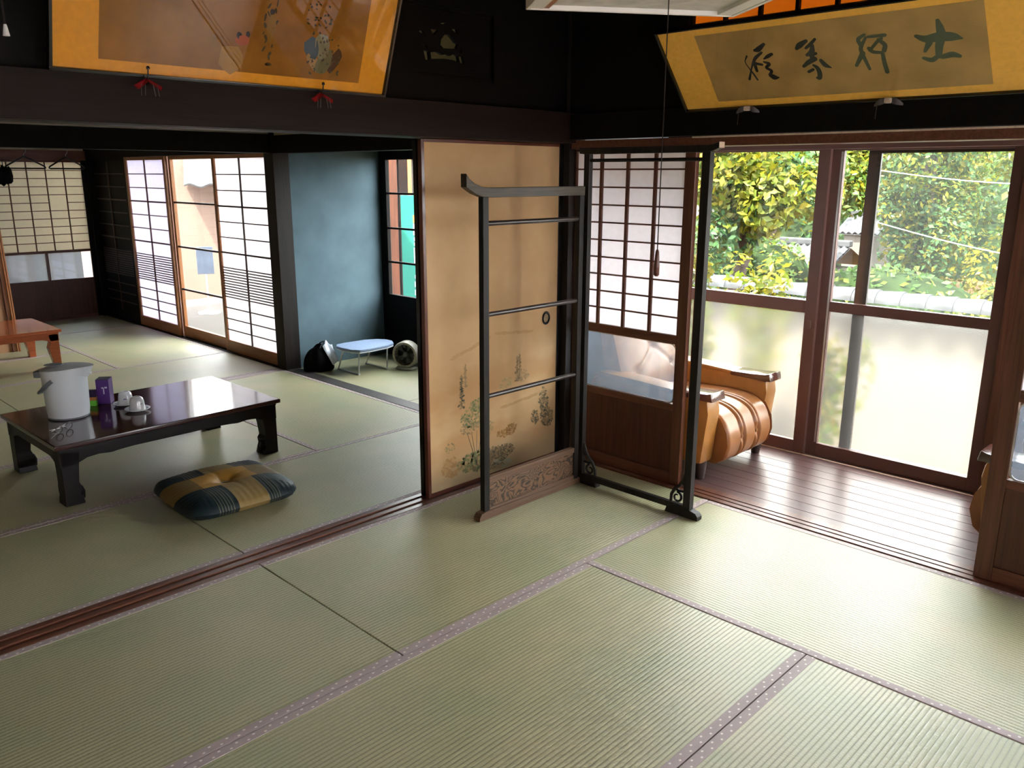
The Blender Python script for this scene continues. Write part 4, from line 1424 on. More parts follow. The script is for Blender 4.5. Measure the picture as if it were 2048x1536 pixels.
# ================================================================== LOW TABLES
def low_table(name, label, loc, rz, L, W, H, mat_top, mat_leg, curl=True, ap=.075):
    t_ = thing(name, label, 'table', loc, rz)
    hx, hy = L / 2, W / 2
    B(-hx, hx, -hy, hy, H - .022, H).build('tabletop', mat_top, t_, bevel=.006)
    # edge moulding and shaped aprons
    B(-hx + .018, hx - .018, -hy + .018, hy - .018, H - .034, H - .022).build('moulding', mat_leg, t_, bevel=.003)
    leg = .085
    z1 = H - .034
    for s in (-1, 1):
        pts = [(-hx + .02, z1)] + [(-hx + .02, z1 - ap)]
        n = 18
        for k in range(n + 1):
            f = k / n
            x = -hx + leg + (L - 2 * leg) * f
            e = min(f, 1 - f)
            pts.append((x, z1 - ap * (.62 + .38 * math.exp(-(e / .045) ** 2) + .10 * math.exp(-((e - .17) / .05) ** 2))))
        pts += [(hx - .02, z1 - ap), (hx - .02, z1)]
        MB().prism(pts, lambda a, b, y: (a, y, b), s * (hy - .045), s * (hy - .022)).build('apron', mat_leg, t_, bevel=.002)
        pts = [(-hy + .05, z1), (-hy + .05, z1 - ap)]
        for k in range(n + 1):
            f = k / n
            x = -hy + leg + (W - 2 * leg) * f
            e = min(f, 1 - f)
            pts.append((x, z1 - ap * (.62 + .38 * math.exp(-(e / .06) ** 2))))
        pts += [(hy - .05, z1 - ap), (hy - .05, z1)]
        MB().prism(pts, lambda a, b, x: (x, a, b), s * (hx - .045), s * (hx - .022)).build('apron', mat_leg, t_, bevel=.002)
    for sx in (-1, 1):
        for sy in (-1, 1):
            prof = [(.0, .086, 0), (.028, .082, 0), (.042, .070, .0), (.06, .076, 0), (.085, .078, 0), (.105, .070, 0), (z1 - ap - .02, .076, 0), (z1, .09, 0)] if curl else \
                   [(.0, .05, 0), (.05, .052, 0), (.12, .066, 0), (.17, .074, 0), (.22, .062, 0), (z1 - .02, .07, 0), (z1, .07, 0)]
            vs, fs = [], []
            for z, w_, _ in prof:
                cx = sx * (hx - .022 - w_ / 2)
                cy = sy * (hy - .022 - w_ / 2)
                for a, b in ((-1, -1), (1, -1), (1, 1), (-1, 1)):
                    vs.append((cx + a * w_ / 2, cy + b * w_ / 2, z))
            n = len(prof)
            for i in range(n - 1):
                for k in range(4):
                    fs.append((i * 4 + k, i * 4 + (k + 1) % 4, (i + 1) * 4 + (k + 1) % 4, (i + 1) * 4 + k))
            fs += [(3, 2, 1, 0), tuple((n - 1) * 4 + k for k in range(4))]
            mb = MB().add(vs, fs)
            if curl:
                # scroll foot turned inwards
                cx, cy = sx * (hx - .112), sy * (hy - .06)
                pts = [(cx + sx * .022, cy, .012), (cx + sx * .002, cy, .020), (cx, cy, .045), (cx + sx * .006, cy, .066), (cx + sx * .022, cy, .070)]
                mb.tube(pts, [.012, .014, .013, .012, .010], 8)
            mb.build('leg', mat_leg, t_, bevel=.003)
    return t_


low_table('low_table', 'dark red lacquered low table with the white pot and cups', (-1.612, 2.413, 0), math.radians(1.2), 1.14, .765, .300, 'table_top', 'table_leg')
low_table('low_table', 'orange-red low table in the far room at the left edge', (-1.735, 5.36, 0), 0, 1.10, .72, .315, 'orange_lacquer', 'orange_lacquer', curl=False, ap=.055)

# ---- air pot
def air_pot():
    p = thing('air_pot', 'white insulated hot-water pot standing on the dark table', 'pot', (-1.952, 2.50, .3005), math.radians(-42))
    MB().lathe([(.088, 0), (.094, .006), (.094, .014), (.097, .03), (.101, .14), (.103, .215), (.104, .228)], 40).build('body', 'white_plastic', p, smooth=True)
    MB().lathe([(.092, -.0002), (.0955, .002), (.0955, .010), (.092, .0105)], 40).build('base_ring', 'grey_plastic', p, smooth=True)
    # flared lid with a beak over the spout
    def lid(u_, v_):
        a = 2 * PI * u_
        r = .106 * v_
        beak = math.exp(-((((a + PI) % (2 * PI)) - PI) / .42) ** 2)
        r *= 1 + .38 * beak * v_ ** 2
        z = .262 - .010 * v_ ** 3 + .008 * math.cos(a) * v_
        return (r * math.cos(a), r * math.sin(a), z)
    def lid_side(u_, v_):
        a = 2 * PI * u_
        beak = math.exp(-((((a + PI) % (2 * PI)) - PI) / .42) ** 2)
        r = .106 * (1 + .38 * beak * (1 - v_ * .75))
        z = (.252 + .008 * math.cos(a)) * (1 - v_) + (.222 - .02 * beak) * v_
        return ((r - .002 * v_) * math.cos(a), (r - .002 * v_) * math.sin(a), z)
    ld = MB().grid(49, 8, lid).grid(49, 6, lid_side)
    l_ = ld.build('lid', 'white_plastic', p, smooth='all', fix=False)
    MB().lathe([(.040, .2625), (.038, .2655), (.0, .266)], 24, (-.045, 0, 0), 1.1, .9, cap=False).build('push_button', 'grey_plastic', l_, smooth=True)
    B(-.128, -.085, -.045, .045, .205, .240).build('hinge_block', 'grey_plastic', p, bevel=.008)
    B(.105, .132, -.012, .012, .214, .224).build('spout_tip', 'white_plastic', p, bevel=.003)
    pts = []
    for k in range(21):
        t_ = PI * k / 20
        pts.append((-.010 - .112 * math.sin(t_), .110 * math.cos(t_), .205 - .082 * math.sin(t_)))
    MB().tube(pts, [.010] * 4 + [.007] * 13 + [.010] * 4, 8).build('handle', 'grey_plastic', p, smooth=True)
    for s in (-1, 1):
        MB().lathe([(.014, 0), (.013, .006), (.0, .007)], 14).build('pivot', 'white_plastic', p, smooth=True, loc=(-.018, s * .103, .205)).rotation_euler = (-s * PI / 2, 0, 0)


air_pot()


def tea_box():
    p = thing('tea_box', 'purple carton with white print behind the white pot', 'box', (-1.727, 2.628, .3005), math.radians(-35))
    B(-.032, .032, -.036, .036, 0, .132).build('carton', 'purple_card', p, bevel=.002)
    B(-.031, .031, -.035, .035, .1322, .1335).build('lid_flap', 'dark_card', p)
    for (x0, x1, z0, z1) in ((-.006, .006, .085, .092), (.010, .022, .086, .094), (.002, .007, .055, .085)):
        B(x0, x1, -.0366, -.036, z0, z1).build('print', 'white_print', p)
    q = thing('tea_packet', 'small green and orange packet between white pot and purple carton', 'packet', (-1.800, 2.612, .3005), math.radians(-35))
    B(-.022, .022, -.012, .012, 0, .030).build('lower_half', 'green_card', q, bevel=.002)
    B(-.022, .022, -.0115, .0115, .030, .048).build('middle_band', 'orange_card', q, bevel=.001)
    B(-.022, .022, -.012, .012, .048, .085).build('upper_half', 'dark_card', q, bevel=.002)


tea_box()


def teacup(loc, mat, lab_c, lab_s, rz):
    s = thing('saucer', lab_s, 'saucer', loc, rz, group='saucers on the dark table')
    MB().lathe([(.026, 0), (.030, .002), (.058, .010), (.062, .0135), (.060, .0145), (.034, .006), (.0, .005)], 36, cap=False).build('dish', 'porcelain', s, smooth='all')
    for k in range(5):
        a = 2 * PI * k / 5
        o = MB().lathe([(.005, 0), (.004, .0006), (.0, .0007)], 8, cap=False).build('painted_motif', 'blue_glaze', s, loc=(.048 * math.cos(a), .048 * math.sin(a), .0108))
        o.rotation_euler = (0, -.25 * math.cos(a), 0)
    c = thing('teacup', lab_c, 'teacup', (loc[0], loc[1], loc[2] + .0062), rz, group='upturned teacups')
    MB().lathe([(.036, 0), (.0385, .001), (.0375, .010), (.034, .045), (.030, .060), (.024, .064), (.019, .0645), (.0185, .068), (.016, .0685), (.0155, .0655), (.0, .065)], 36, cap=False).build('cup_body', mat, c, smooth=True)
    for a, z, r_ in ((-2.2, .030, .008), (-1.95, .040, .004), (-2.5, .022, .004), (0.6, .03, .008)):
        o = MB().lathe([(r_, 0), (r_ * .7, .0007), (0, .0008)], 8, cap=False).build('painted_flower', 'blue_glaze' if mat == 'porcelain' else 'grey_plastic', c)
        rr = .0378 - (z / .06) * .0068
        o.location = (rr * math.cos(a), rr * math.sin(a), z)
        o.rotation_euler = (0, PI / 2, a)


teacup((-1.672, 2.505, .3005), 'porcelain', 'white teacup with blue flower upturned near the purple carton', 'white saucer with blue motifs nearer the purple carton', .2)
teacup((-1.672, 2.355, .3005), 'porcelain_grey', 'greyish patterned teacup upturned, the nearer of the two', 'white saucer of the nearer teacup', .9)

# small glass swab / pen beside the pot
g = thing('eyeglasses', 'folded black spectacles lying in front of the white pot', 'eyeglasses', (-2.06, 2.24, .3005), math.radians(35))
for s in (-1, 1):
    pts = [(s * .034 + .024 * math.cos(2 * PI * k / 16), .0, .018 + .016 * math.sin(2 * PI * k / 16)) for k in range(17)]
    MB().tube(pts, .0018, 6, cap=False).build('rim', 'black_plastic', g, smooth=True)
    MB().tube([(s * .058, 0, .024), (s * .058, .03, .020), (-s * .03, .045, .004)], .0016, 6).build('temple_arm', 'metal', g, smooth=True)
MB().tube([(-.011, 0, .022), (0, 0, .026), (.011, 0, .022)], .0016, 6).build('bridge', 'metal', g, smooth=True)

# ---- floor cushion
cz = thing('floor_cushion', 'dark plaid and gold floor cushion lying before the low table', 'cushion', (-1.580, 1.640, .0), math.radians(-3))


def cush(side):
    def fn(u_, v_):
        a, b = u_ * 2 - 1, v_ * 2 - 1
        hx, hy = .272, .27
        # rounded-square outline
        m_ = max(abs(a), abs(b), 1e-6)
        e = max((abs(a) ** 5 + abs(b) ** 5) ** .2, 1e-6)
        k = m_ / e * (1 if m_ > 0 else 0)
        k = 1 + (k - 1) * m_ ** 2
        x, y = a * hx * k, b * hy * k
        r_ = m_
        t_ = max(0.0, 1 - r_ ** 3.5) ** .5
        h = .058 * t_
        if side > 0:
            rr = math.hypot(x, y)
            h -= .030 * math.exp(-(rr / .045) ** 2)
            for ang in (.25, 1.75, 3.35, 4.85):
                dx, dy = math.cos(ang), math.sin(ang)
                al = x * dx + y * dy
                pe = abs(-x * dy + y * dx)
                if al > 0:
                    h -= .010 * math.exp(-(pe / .009) ** 2) * math.exp(-al / .08)
            h += (.003 * math.sin(21 * x + 9 * y) + .002 * math.sin(33 * y - 12 * x)) * t_
            # gathers along the rim
            h += .003 * math.sin(60 * (a if abs(b) > abs(a) else b)) * r_ ** 4 * t_
            return (x, y, .046 + h)
        return (x, y, .046 - .045 * t_ ** .8)
    return fn


MB().grid(71, 71, cush(1)).grid(35, 35, cush(-1)).build('cover', 'cushion', cz, smooth='all', fix=False)
for i, (a, b) in enumerate(((-1, -1), (1, -1), (1, 1), (-1, 1))):
    MB().tube([(a * .215, b * .215, .048), (a * .226, b * .226, .046), (a * .234, b * .234, .040)], [.004, .006, .003], 6).build('corner_tassel', 'black_cloth', cz, smooth=True)
MB().tube([(-.020, 0, .074), (-.004, .004, .079), (.010, -.006, .078), (.022, .006, .075)], .0022, 6).build('centre_tuft', 'white_cloth', cz, smooth=True)

# ================================================================== ALCOVE THINGS
ib = thing('ironing_board', 'pale blue table-top ironing board standing in the alcove', 'ironing board', (.475, 3.36, 0), 0)
poly = [(-.205, .10), (-.215, .03), (-.205, -.10), (-.165, -.155), (-.08, -.165), (.10, -.15), (.19, -.105), (.235, -.03), (.235, .04), (.19, .11), (.10, .155), (-.08, .165), (-.165, .155)]
MB().prism(poly, lambda a, b, z: (a, b, z), .178, .198).build('padded_top', 'board_cover', ib, bevel=.007, smooth=True)
MB().prism([(a * .99, b * .99) for a, b in poly], lambda a, b, z: (a, b, z), .168, .178).build('cover_skirt', 'white_cloth', ib, bevel=.002)
for x in (-.135, .13):
    lg = MB().tube([(x, -.10, .17), (x - .035, -.135, .008), (x - .035, .135, .008), (x, .10, .17)], .0065, 8)
    lg.build('leg_frame', 'metal', ib, smooth=True)
for x in (-.17, .095):
    for y in (-.135, .135):
        MB().lathe([(.009, 0), (.010, .004), (.008, .014)], 10, (x, y, 0)).build('foot_cap', 'white_plastic', ib, smooth=True)

# ---- circulator fan
fn_ = thing('fan', 'small round cream floor fan at the right end of the ironing board', 'fan', (.70, 3.14, 0), math.radians(-62))
MB().lathe([(.085, 0), (.088, .008), (.075, .022), (.0, .026)], 28, sx=1.0, sy=.75, cap=False).build('base', 'fan_cream', fn_, smooth=True)
ring = MB()
vs, fs = [], []
n = 40
for k in range(n):
    a = 2 * PI * k / n
    for r_, y in ((.098, -.045), (.105, -.03), (.105, .03), (.095, .05), (.082, .05), (.082, -.045)):
        vs.append((r_ * math.cos(a), y, .118 + r_ * math.sin(a)))
for k in range(n):
    for j in range(6):
        fs.append((k * 6 + j, ((k + 1) % n) * 6 + j, ((k + 1) % n) * 6 + (j + 1) % 6, k * 6 + (j + 1) % 6))
ring.add(vs, fs)
hs = ring.build('housing_ring', 'fan_cream', fn_, smooth=True)
MB().prism([(.083 * math.cos(2 * PI * k / 32), .118 + .083 * math.sin(2 * PI * k / 32)) for k in range(32)], lambda a, b, y: (a, y, b), .02, .045).build('motor_back', 'black_plastic', fn_)
for k in range(5):
    a = 2 * PI * k / 5
    bl = MB()
    p = lambda r_, da, y: (r_ * math.cos(a + da), y, .118 + r_ * math.sin(a + da))
    bl.add([p(.018, -.3, -.005), p(.074, -.32, -.016), p(.078, .25, .012), p(.018, .4, .010), p(.018, -.3, -.002), p(.074, -.32, -.013), p(.078, .25, .015), p(.018, .4, .013)],
           [(0, 1, 2, 3), (7, 6, 5, 4), (0, 1, 5, 4), (1, 2, 6, 5), (2, 3, 7, 6), (3, 0, 4, 7)])
    bl.build('blade', 'grey_plastic', fn_)
hb = MB().lathe([(.020, 0), (.020, .012), (.012, .018), (.0, .019)], 20, cap=False).build('hub', 'grey_plastic', fn_, smooth=True, loc=(0, -.012, .118))
hb.rotation_euler = (PI / 2, 0, 0)
gr = MB()
for k in range(20):
    a = 2 * PI * k / 20
    gr.tube([(.02 * math.cos(a), -.050, .118 + .02 * math.sin(a)), (.06 * math.cos(a + .2), -.054, .118 + .06 * math.sin(a + .2)), (.09 * math.cos(a + .35), -.046, .118 + .09 * math.sin(a + .35))], .0012, 4, cap=False)
gr.build('grille', 'black_plastic', fn_)
cd = MB().tube([(.82, 3.16, .006), (.85, 3.10, .006), (.875, 3.14, .05), (.885, 3.24, .08), (.90, 3.34, .06), (.93, 3.44, .006)], .004, 6)
tag(cd.build('power_cable', 'grey_plastic', smooth=True), 'thin grey power cable curling beside the small floor fan', 'cable')

# ---- black bag with white cloth
bgt = thing('bag', 'slumped black cloth bag beside the alcove post', 'bag', (.205, 3.60, 0), .3)


def bagf(u_, v_):
    a = 2 * PI * u_
    rr = (.115 + .012 * math.sin(3 * a) + .008 * math.sin(5 * a + 1)) * math.sin(PI * min(.5, .08 + .5 * (1 - v_) ** .8) / 1.0 * 1.0) ** .6
    z = .185 * v_ + .012 * math.sin(2 * a) * v_
    if v_ == 0:
        rr *= .9
    return (rr * 1.05 * math.cos(a), rr * .85 * math.sin(a), z)


MB().grid(41, 18, bagf).build('sack', 'black_cloth', bgt, smooth='all', fix=False)
MB().tube([(-.05, -.02, .17), (-.04, -.05, .225), (.02, -.05, .23), (.05, -.02, .175)], .006, 6).build('strap', 'black_cloth', bgt, smooth=True)
wc = thing('white_cloth', 'folded white cloth draped over the black bag', 'cloth', (.225, 3.545, 0), .3)


def clothf(u_, v_):
    x = -.055 + .11 * u_
    s_ = v_
    y = -.045 - .05 * max(0, s_ - .35) - .01 * math.sin(9 * u_)
    z = .235 - .05 * abs(u_ - .45) * 2 * (1 - s_) - .20 * max(0, s_ - .12) + .008 * math.sin(14 * u_ + 4 * s_)
    return (x * (1 - .25 * s_) + .03 * s_, y + .03 * (1 - s_), z)


MB().grid(25, 25, clothf).build('front_fold', 'white_cloth', wc, smooth='all', fix=False)
MB().grid(15, 15, lambda u_, v_: (-.05 + .09 * u_, .0 + .05 * v_, .238 - .055 * v_ - .05 * abs(u_ - .5) * 2 + .006 * math.sin(12 * u_))).build('back_fold', 'white_cloth', wc, smooth='all', fix=False)

# ================================================================== FRAMED PANELS
def framed(name, label, P0, along, upv, L, H, mount, inner, inner_rect, frame_mat, fw, cat):
    """tilted panel; local x along the bottom edge, local z up its face, -y towards the viewer"""
    t_ = thing(name, label, cat, P0)
    ax, uz = Vector(along).normalized(), Vector(upv).normalized()
    ny = uz.cross(ax)
    t_.rotation_euler = Matrix((ax, ny, uz)).transposed().to_euler()
    B(0, L, .004, .012, 0, H).build('mount', mount, t_)
    x0, x1, z0, z1 = inner_rect
    B(x0, x1, .0030, .0042, z0, z1).build('artwork_sheet', inner, t_)
    MB().add([(0, -.004, 0), (L, -.004, 0), (L, -.004, H), (0, -.004, H)], [(0, 1, 2, 3)]).build('glass_pane', 'picture_glass', t_, fix=False)
    for a in [(-fw, L + fw, -.010, .016, -fw, 0), (-fw, L + fw, -.010, .016, H, H + fw), (-fw, 0, -.010, .016, 0, H), (L, L + fw, -.010, .016, 0, H)]:
        pbox('frame_bar', *a, frame_mat, t_, .002)
    return t_


# painting over the partition: bottom edge along +x at y .85
pt_ = framed('painting', 'framed painting on amber silk leaning out above the front rooms', (-2.366, .85, 1.783), (1, 0, 0), (0, -.365, 1.0), 1.182, .42,
             'mount_amber', 'painting', (.130, 1.065, .032, .388), 'black_lacquer', .010, 'painting')
pp = MB()
rg = random.Random(3)


def blob(x, z, rx, rz_, c, rot=0, n=10, y=.0027):
    vs = []
    for k in range(n):
        a = 2 * PI * k / n
        q = rg.uniform(.8, 1.15)
        vs.append((x + q * (rx * math.cos(a) * math.cos(rot) - rz_ * math.sin(a) * math.sin(rot)), y - rg.random() * .0004, z + q * (rx * math.cos(a) * math.sin(rot) + rz_ * math.sin(a) * math.cos(rot))))
    pp.add(vs, [tuple(range(n))], c)


blob(.585, .135, .026, .018, (.32, .065, .012))
blob(.570, .148, .009, .011, (.02, .015, .01))
blob(.600, .155, .007, .010, (.02, .015, .01))
blob(.545, .07, .045, .045, (.31, .15, .025), .4)
pp.build('painted_fruit', 'paint', pt_, fix=False)['kind'] = 'stuff'
pp = MB()
blob(.68, .19, .018, .055, (.24, .115, .012))
for k in range(16):
    blob(.675 + rg.uniform(-.022, .026), .09 + .2 * k / 16, rg.uniform(.002, .006), rg.uniform(.006, .014), (.06, .04, .012), rg.uniform(-.6, .6))
blob(.68, .235, .010, .010, (.03, .02, .012))
blob(.685, .067, .012, .006, (.08, .045, .015))
pp.build('painted_figure', 'paint', pt_, fix=False)['kind'] = 'stuff'
pp = MB()
blob(.845, .135, .030, .042, (.055, .075, .085), .3)
blob(.885, .15, .030, .045, (.20, .17, .09), .2)
blob(.90, .095, .030, .05, (.14, .12, .05), -.3)
blob(.945, .10, .024, .05, (.055, .022, .008), -.4)
blob(.865, .085, .055, .018, (.32, .18, .06), -.7)
for k in range(60):
    blob(.90 + rg.uniform(-.07, .07), .11 + rg.uniform(-.06, .08), rg.uniform(.002, .007), rg.uniform(.002, .006), rg.choice([(.05, .05, .03), (.10, .07, .03), (.06, .03, .012)]), rg.uniform(-1, 1))
for k in range(25):
    blob(.86 + rg.uniform(-.05, .05), .24 + rg.uniform(-.03, .05), rg.uniform(.003, .008), rg.uniform(.002, .005), (.07, .05, .015), rg.uniform(-1, 1))
pp.build('painted_rocks', 'paint', pt_, fix=False)['kind'] = 'stuff'

# calligraphy over the veranda: local x runs along -y
cal = framed('calligraphy_panel', 'framed calligraphy panel with four brushed characters leaning out above the veranda', (-.06, .194, 1.753), (0, -1, 0), (-.252, 0, .276), 1.345, .374,
             'mount_gold', 'calligraphy', (.160, 1.185, .030, .340), 'black_lacquer', .006, 'calligraphy')
STROKES = [[(0.434,0.272,0.0059),(0.406,0.253,0.0102),(0.391,0.25,0.006)],[(0.415,0.238,0.0048),(0.386,0.219,0.0067),(0.369,0.198,0.005),(0.353,0.171,0.0031),(0.331,0.126,0.0051)],[(0.351,0.229,0.0037),(0.337,0.205,0.0019),(0.345,0.175,0.0023),(0.354,0.151,0.0035),(0.364,0.12,0.0036)],[(0.371,0.198,0.0062),(0.385,0.191,0.0056),(0.402,0.186,0.0049)],[(0.373,0.186,0.0068),(0.373,0.16,0.0056)],[(0.453,0.227,0.006),(0.435,0.219,0.0072),(0.417,0.21,0.003)],[(0.413,0.197,0.0037),(0.431,0.186,0.0067),(0.416,0.171,0.0055),(0.432,0.155,0.0061),(0.42,0.139,0.005)],[(0.424,0.135,0.0087),(0.437,0.125,0.0105),(0.452,0.123,0.0037)],[(0.597,0.266,0.0067),(0.569,0.251,0.0108),(0.555,0.239,0.0063)],[(0.631,0.269,0.005),(0.61,0.251,0.0062),(0.59,0.237,0.0051)],[(0.616,0.245,0.0062),(0.607,0.219,0.0102),(0.587,0.208,0.0057)],[(0.621,0.211,0.0056),(0.599,0.207,0.008)],[(0.612,0.189,0.0091),(0.587,0.178,0.0092),(0.563,0.162,0.0059)],[(0.633,0.18,0.0068),(0.645,0.159,0.0086),(0.664,0.146,0.0023)],[(0.601,0.163,0.0046),(0.612,0.151,0.0075),(0.616,0.129,0.0087),(0.611,0.107,0.0082),(0.602,0.108,0.0047)],[(0.595,0.145,0.0058),(0.577,0.137,0.0059)],[(0.607,0.219,0.0079),(0.603,0.185,0.0092)],[(0.806,0.265,0.005),(0.782,0.249,0.0068),(0.788,0.221,0.0069)],[(0.809,0.254,0.0045),(0.785,0.216,0.0069),(0.786,0.188,0.0069)],[(0.787,0.193,0.0092),(0.756,0.146,0.0059)],[(0.786,0.188,0.0069),(0.799,0.127,0.0053)],[(0.818,0.255,0.005),(0.873,0.255,0.0066)],[(0.813,0.201,0.0051),(0.844,0.233,0.0056),(0.86,0.244,0.0055)],[(0.812,0.21,0.0068),(0.823,0.195,0.0068),(0.85,0.189,0.0056)],[(0.85,0.24,0.0067),(0.867,0.217,0.0078),(0.861,0.196,0.0079)],[(0.854,0.183,0.0062),(0.854,0.147,0.0074),(0.857,0.11,0.0075)],[(1.045,0.287,0.0061),(1.049,0.256,0.0123),(1.049,0.226,0.0135),(1.039,0.196,0.0126),(1.032,0.155,0.0096)],[(0.972,0.238,0.0064),(1.001,0.224,0.0127),(1.043,0.227,0.0166),(1.084,0.222,0.0144),(1.11,0.213,0.0031)],[(1.009,0.208,0.0106),(0.992,0.178,0.0054)],[(0.984,0.152,0.0055),(1.009,0.142,0.0087),(1.027,0.153,0.0075)],[(1.044,0.151,0.0085),(1.074,0.156,0.0106),(1.096,0.148,0.0063)]]
NCH = [8, 17, 26, 31]


def brush(strokes, name, col):
    mb = MB()
    for si, st in enumerate(strokes):
        # resample with Catmull-Rom, then sweep a ribbon with round ends
        P_ = [np.array(q) for q in st]
        P_ = [2 * P_[0] - P_[1]] + P_ + [2 * P_[-1] - P_[-2]]
        pts = []
        for i in range(1, len(P_) - 2):
            for k in range(8):
                g_ = k / 8
                a, b, c_, d_ = P_[i - 1:i + 3]
                pts.append(.5 * (2 * b + (c_ - a) * g_ + (2 * a - 5 * b + 4 * c_ - d_) * g_ ** 2 + (3 * b - a - 3 * c_ + d_) * g_ ** 3))
        pts.append(P_[-2])
        y = .0028 - .00004 * si
        vs, fs = [], []
        for i, q in enumerate(pts):
            d_ = pts[min(i + 1, len(pts) - 1)][:2] - pts[max(i - 1, 0)][:2]
            d_ = d_ / (np.linalg.norm(d_) + 1e-9)
            w_ = max(q[2], .0015) * 1.05
            vs += [(q[0] - d_[1] * w_, y, q[1] + d_[0] * w_), (q[0] + d_[1] * w_, y, q[1] - d_[0] * w_)]
        for i in range(len(pts) - 1):
            fs.append((2 * i, 2 * i + 1, 2 * i + 3, 2 * i + 2))
        mb.add(vs, fs, col)
        for q in (pts[0], pts[-1]):
            w_ = max(q[2], .0015) * 1.05
            mb.add([(q[0] + w_ * math.cos(2 * PI * k / 12), y - .00002, q[1] + w_ * math.sin(2 * PI * k / 12)) for k in range(12)], [tuple(range(12))], col)
    mb.build(name, 'paint', cal, fix=False)


a0 = 0
for e, col in zip(NCH, ((.018, .016, .014), (.028, .032, .022), (.062, .075, .038), (.066, .085, .045))):
    brush(STROKES[a0:e], 'brushed_character', col)
    a0 = e

# picture supports: red fans under the painting, grey bows under the calligraphy
for k, (x, lab) in enumerate(((-2.10, 'small red cloth picture support under the left part of the painting'), (-1.47, 'small red cloth picture support under the right part of the painting'))):
    f = thing('picture_support', lab, 'picture hook', (x, .846, 1.752), 0, group='red picture supports')
    MB().tube([(0, -.004, .0), (0, -.022, .024), (0, -.026, .045)], .0022, 6).build('pin', 'black_lacquer', f, smooth=True)
    MB().lathe([(.005, -.004), (.006, 0), (.004, .005), (0, .006)], 10, (0, -.026, .046), cap=False).build('pin_head', 'black_lacquer', f, smooth=True)
    for s in (-1, 1):
        MB().add([(0, -.006, .018), (s * .042, -.02, -.006), (s * .034, -.030, -.018), (0, -.028, .008), (0, .004, .018), (s * .042, -.008, -.006), (s * .034, -.016, -.018), (0, -.014, .008)],
                 [(0, 1, 2, 3), (4, 7, 6, 5), (0, 4, 5, 1), (1, 5, 6, 2), (2, 6, 7, 3), (3, 7, 4, 0)]).build('cloth_wing', 'red_cloth', f)
        for q in (.012, .024):
            MB().tube([(s * q, -.024, -.002), (s * (q + .004), -.026, -.036)], .0012, 4).build('fringe', 'grey_cloth', f)
for k, (y, lab) in enumerate(((-.105, 'grey bow-shaped picture support under the left part of the calligraphy'), (-.66, 'grey bow-shaped picture support under the right part of the calligraphy'))):
    f = thing('picture_support', lab, 'picture hook', (-.07, y, 1.742), 0, group='bow picture supports')
    for s in (-1, 1):
        def wing(u_, v_, s=s):
            yy = s * (.006 + .045 * u_)
            w_ = .018 * math.sin(PI * (.15 + .8 * u_)) + .004
            return (-.012 - .012 * math.sin(PI * u_), yy, (v_ - .5) * w_ - .014 * u_ * u_)
        MB().grid(12, 6, wing).build('cloth_wing', 'grey_cloth', f, smooth='all', fix=False)
    B(-.030, -.008, -.012, .012, -.008, .010).build('knot', 'pale_wood', f, bevel=.004)
    MB().tube([(-.014, .04, -.015), (-.014, .042, -.06)], .0008, 4).build('thread', 'grey_cloth', f)

# ================================================================== PENDANT LAMP
lx, ly = -1.495, -.672
ang = math.atan2(-.611 + .273, -1.089 + 1.555)
lp = thing('pendant_lamp', 'square pendant lamp with pale frame hanging at the top edge', 'lamp', (lx, ly, 1.90), ang)
h_ = .288
for (a, nm) in (((-h_, h_, h_ - .012, h_, 0, .12), 'far'), ((-h_, h_, -h_, -h_ + .012, 0, .12), 'near'), ((-h_, -h_ + .012, -h_ + .012, h_ - .012, 0, .12), 'l'), ((h_ - .012, h_, -h_ + .012, h_ - .012, 0, .12), 'r')):
    pbox('shade_panel', *a, 'lamp_frame', lp, .002)
B(-h_ + .012, h_ - .012, -h_ + .012, h_ - .012, .012, .018).build('diffuser', 'lamp_panel', lp)
pbox('frame_strip', h_ - .052, h_ - .012, -h_ + .012, h_ - .012, .002, .012, 'lamp_frame', lp, .001)
pbox('frame_strip', -h_ + .012, -h_ + .045, -h_ + .012, h_ - .012, .002, .012, 'lamp_frame', lp, .001)
pbox('wood_strip', -h_ + .045, -h_ + .060, -h_ + .012, h_ - .012, .003, .012, 'orange_wood_x', lp, .001)
B(-.07, .07, -.07, .07, .12, .16).build('canopy_block', 'black_plastic', lp, bevel=.006)
MB().tube([(0, 0, .16), (0, 0, ZC - 1.90)], .005, 8).build('hanging_cord', 'cord', lp)
dx_, dy_ = -1.478 - lx, -.66 - ly
kx, ky = dx_ * math.cos(ang) + dy_ * math.sin(ang), -dx_ * math.sin(ang) + dy_ * math.cos(ang)
MB().tube([(kx, ky, .012), (kx, ky, -.60)], .0014, 6).build('pull_cord', 'cord', lp)
MB().lathe([(.004, -.668), (.0075, -.664), (.0075, -.640), (.0045, -.605), (.0025, -.60)], 12, (kx, ky, 0)).build('pull_knob', 'knob_wood', lp, smooth=True)

pc = thing('pull_cord', 'thin dark cord with a white tip hanging in the upper left corner', 'cord', (-2.630, .30, 1.79), 0)
MB().tube([(0, 0, .012), (0, 0, ZC - 1.79)], .0022, 6).build('string', 'cord', pc)
MB().lathe([(.0075, -.012), (.007, -.008), (.004, .008), (.003, .012)], 10).build('tip', 'lamp_frame', pc, smooth=True)

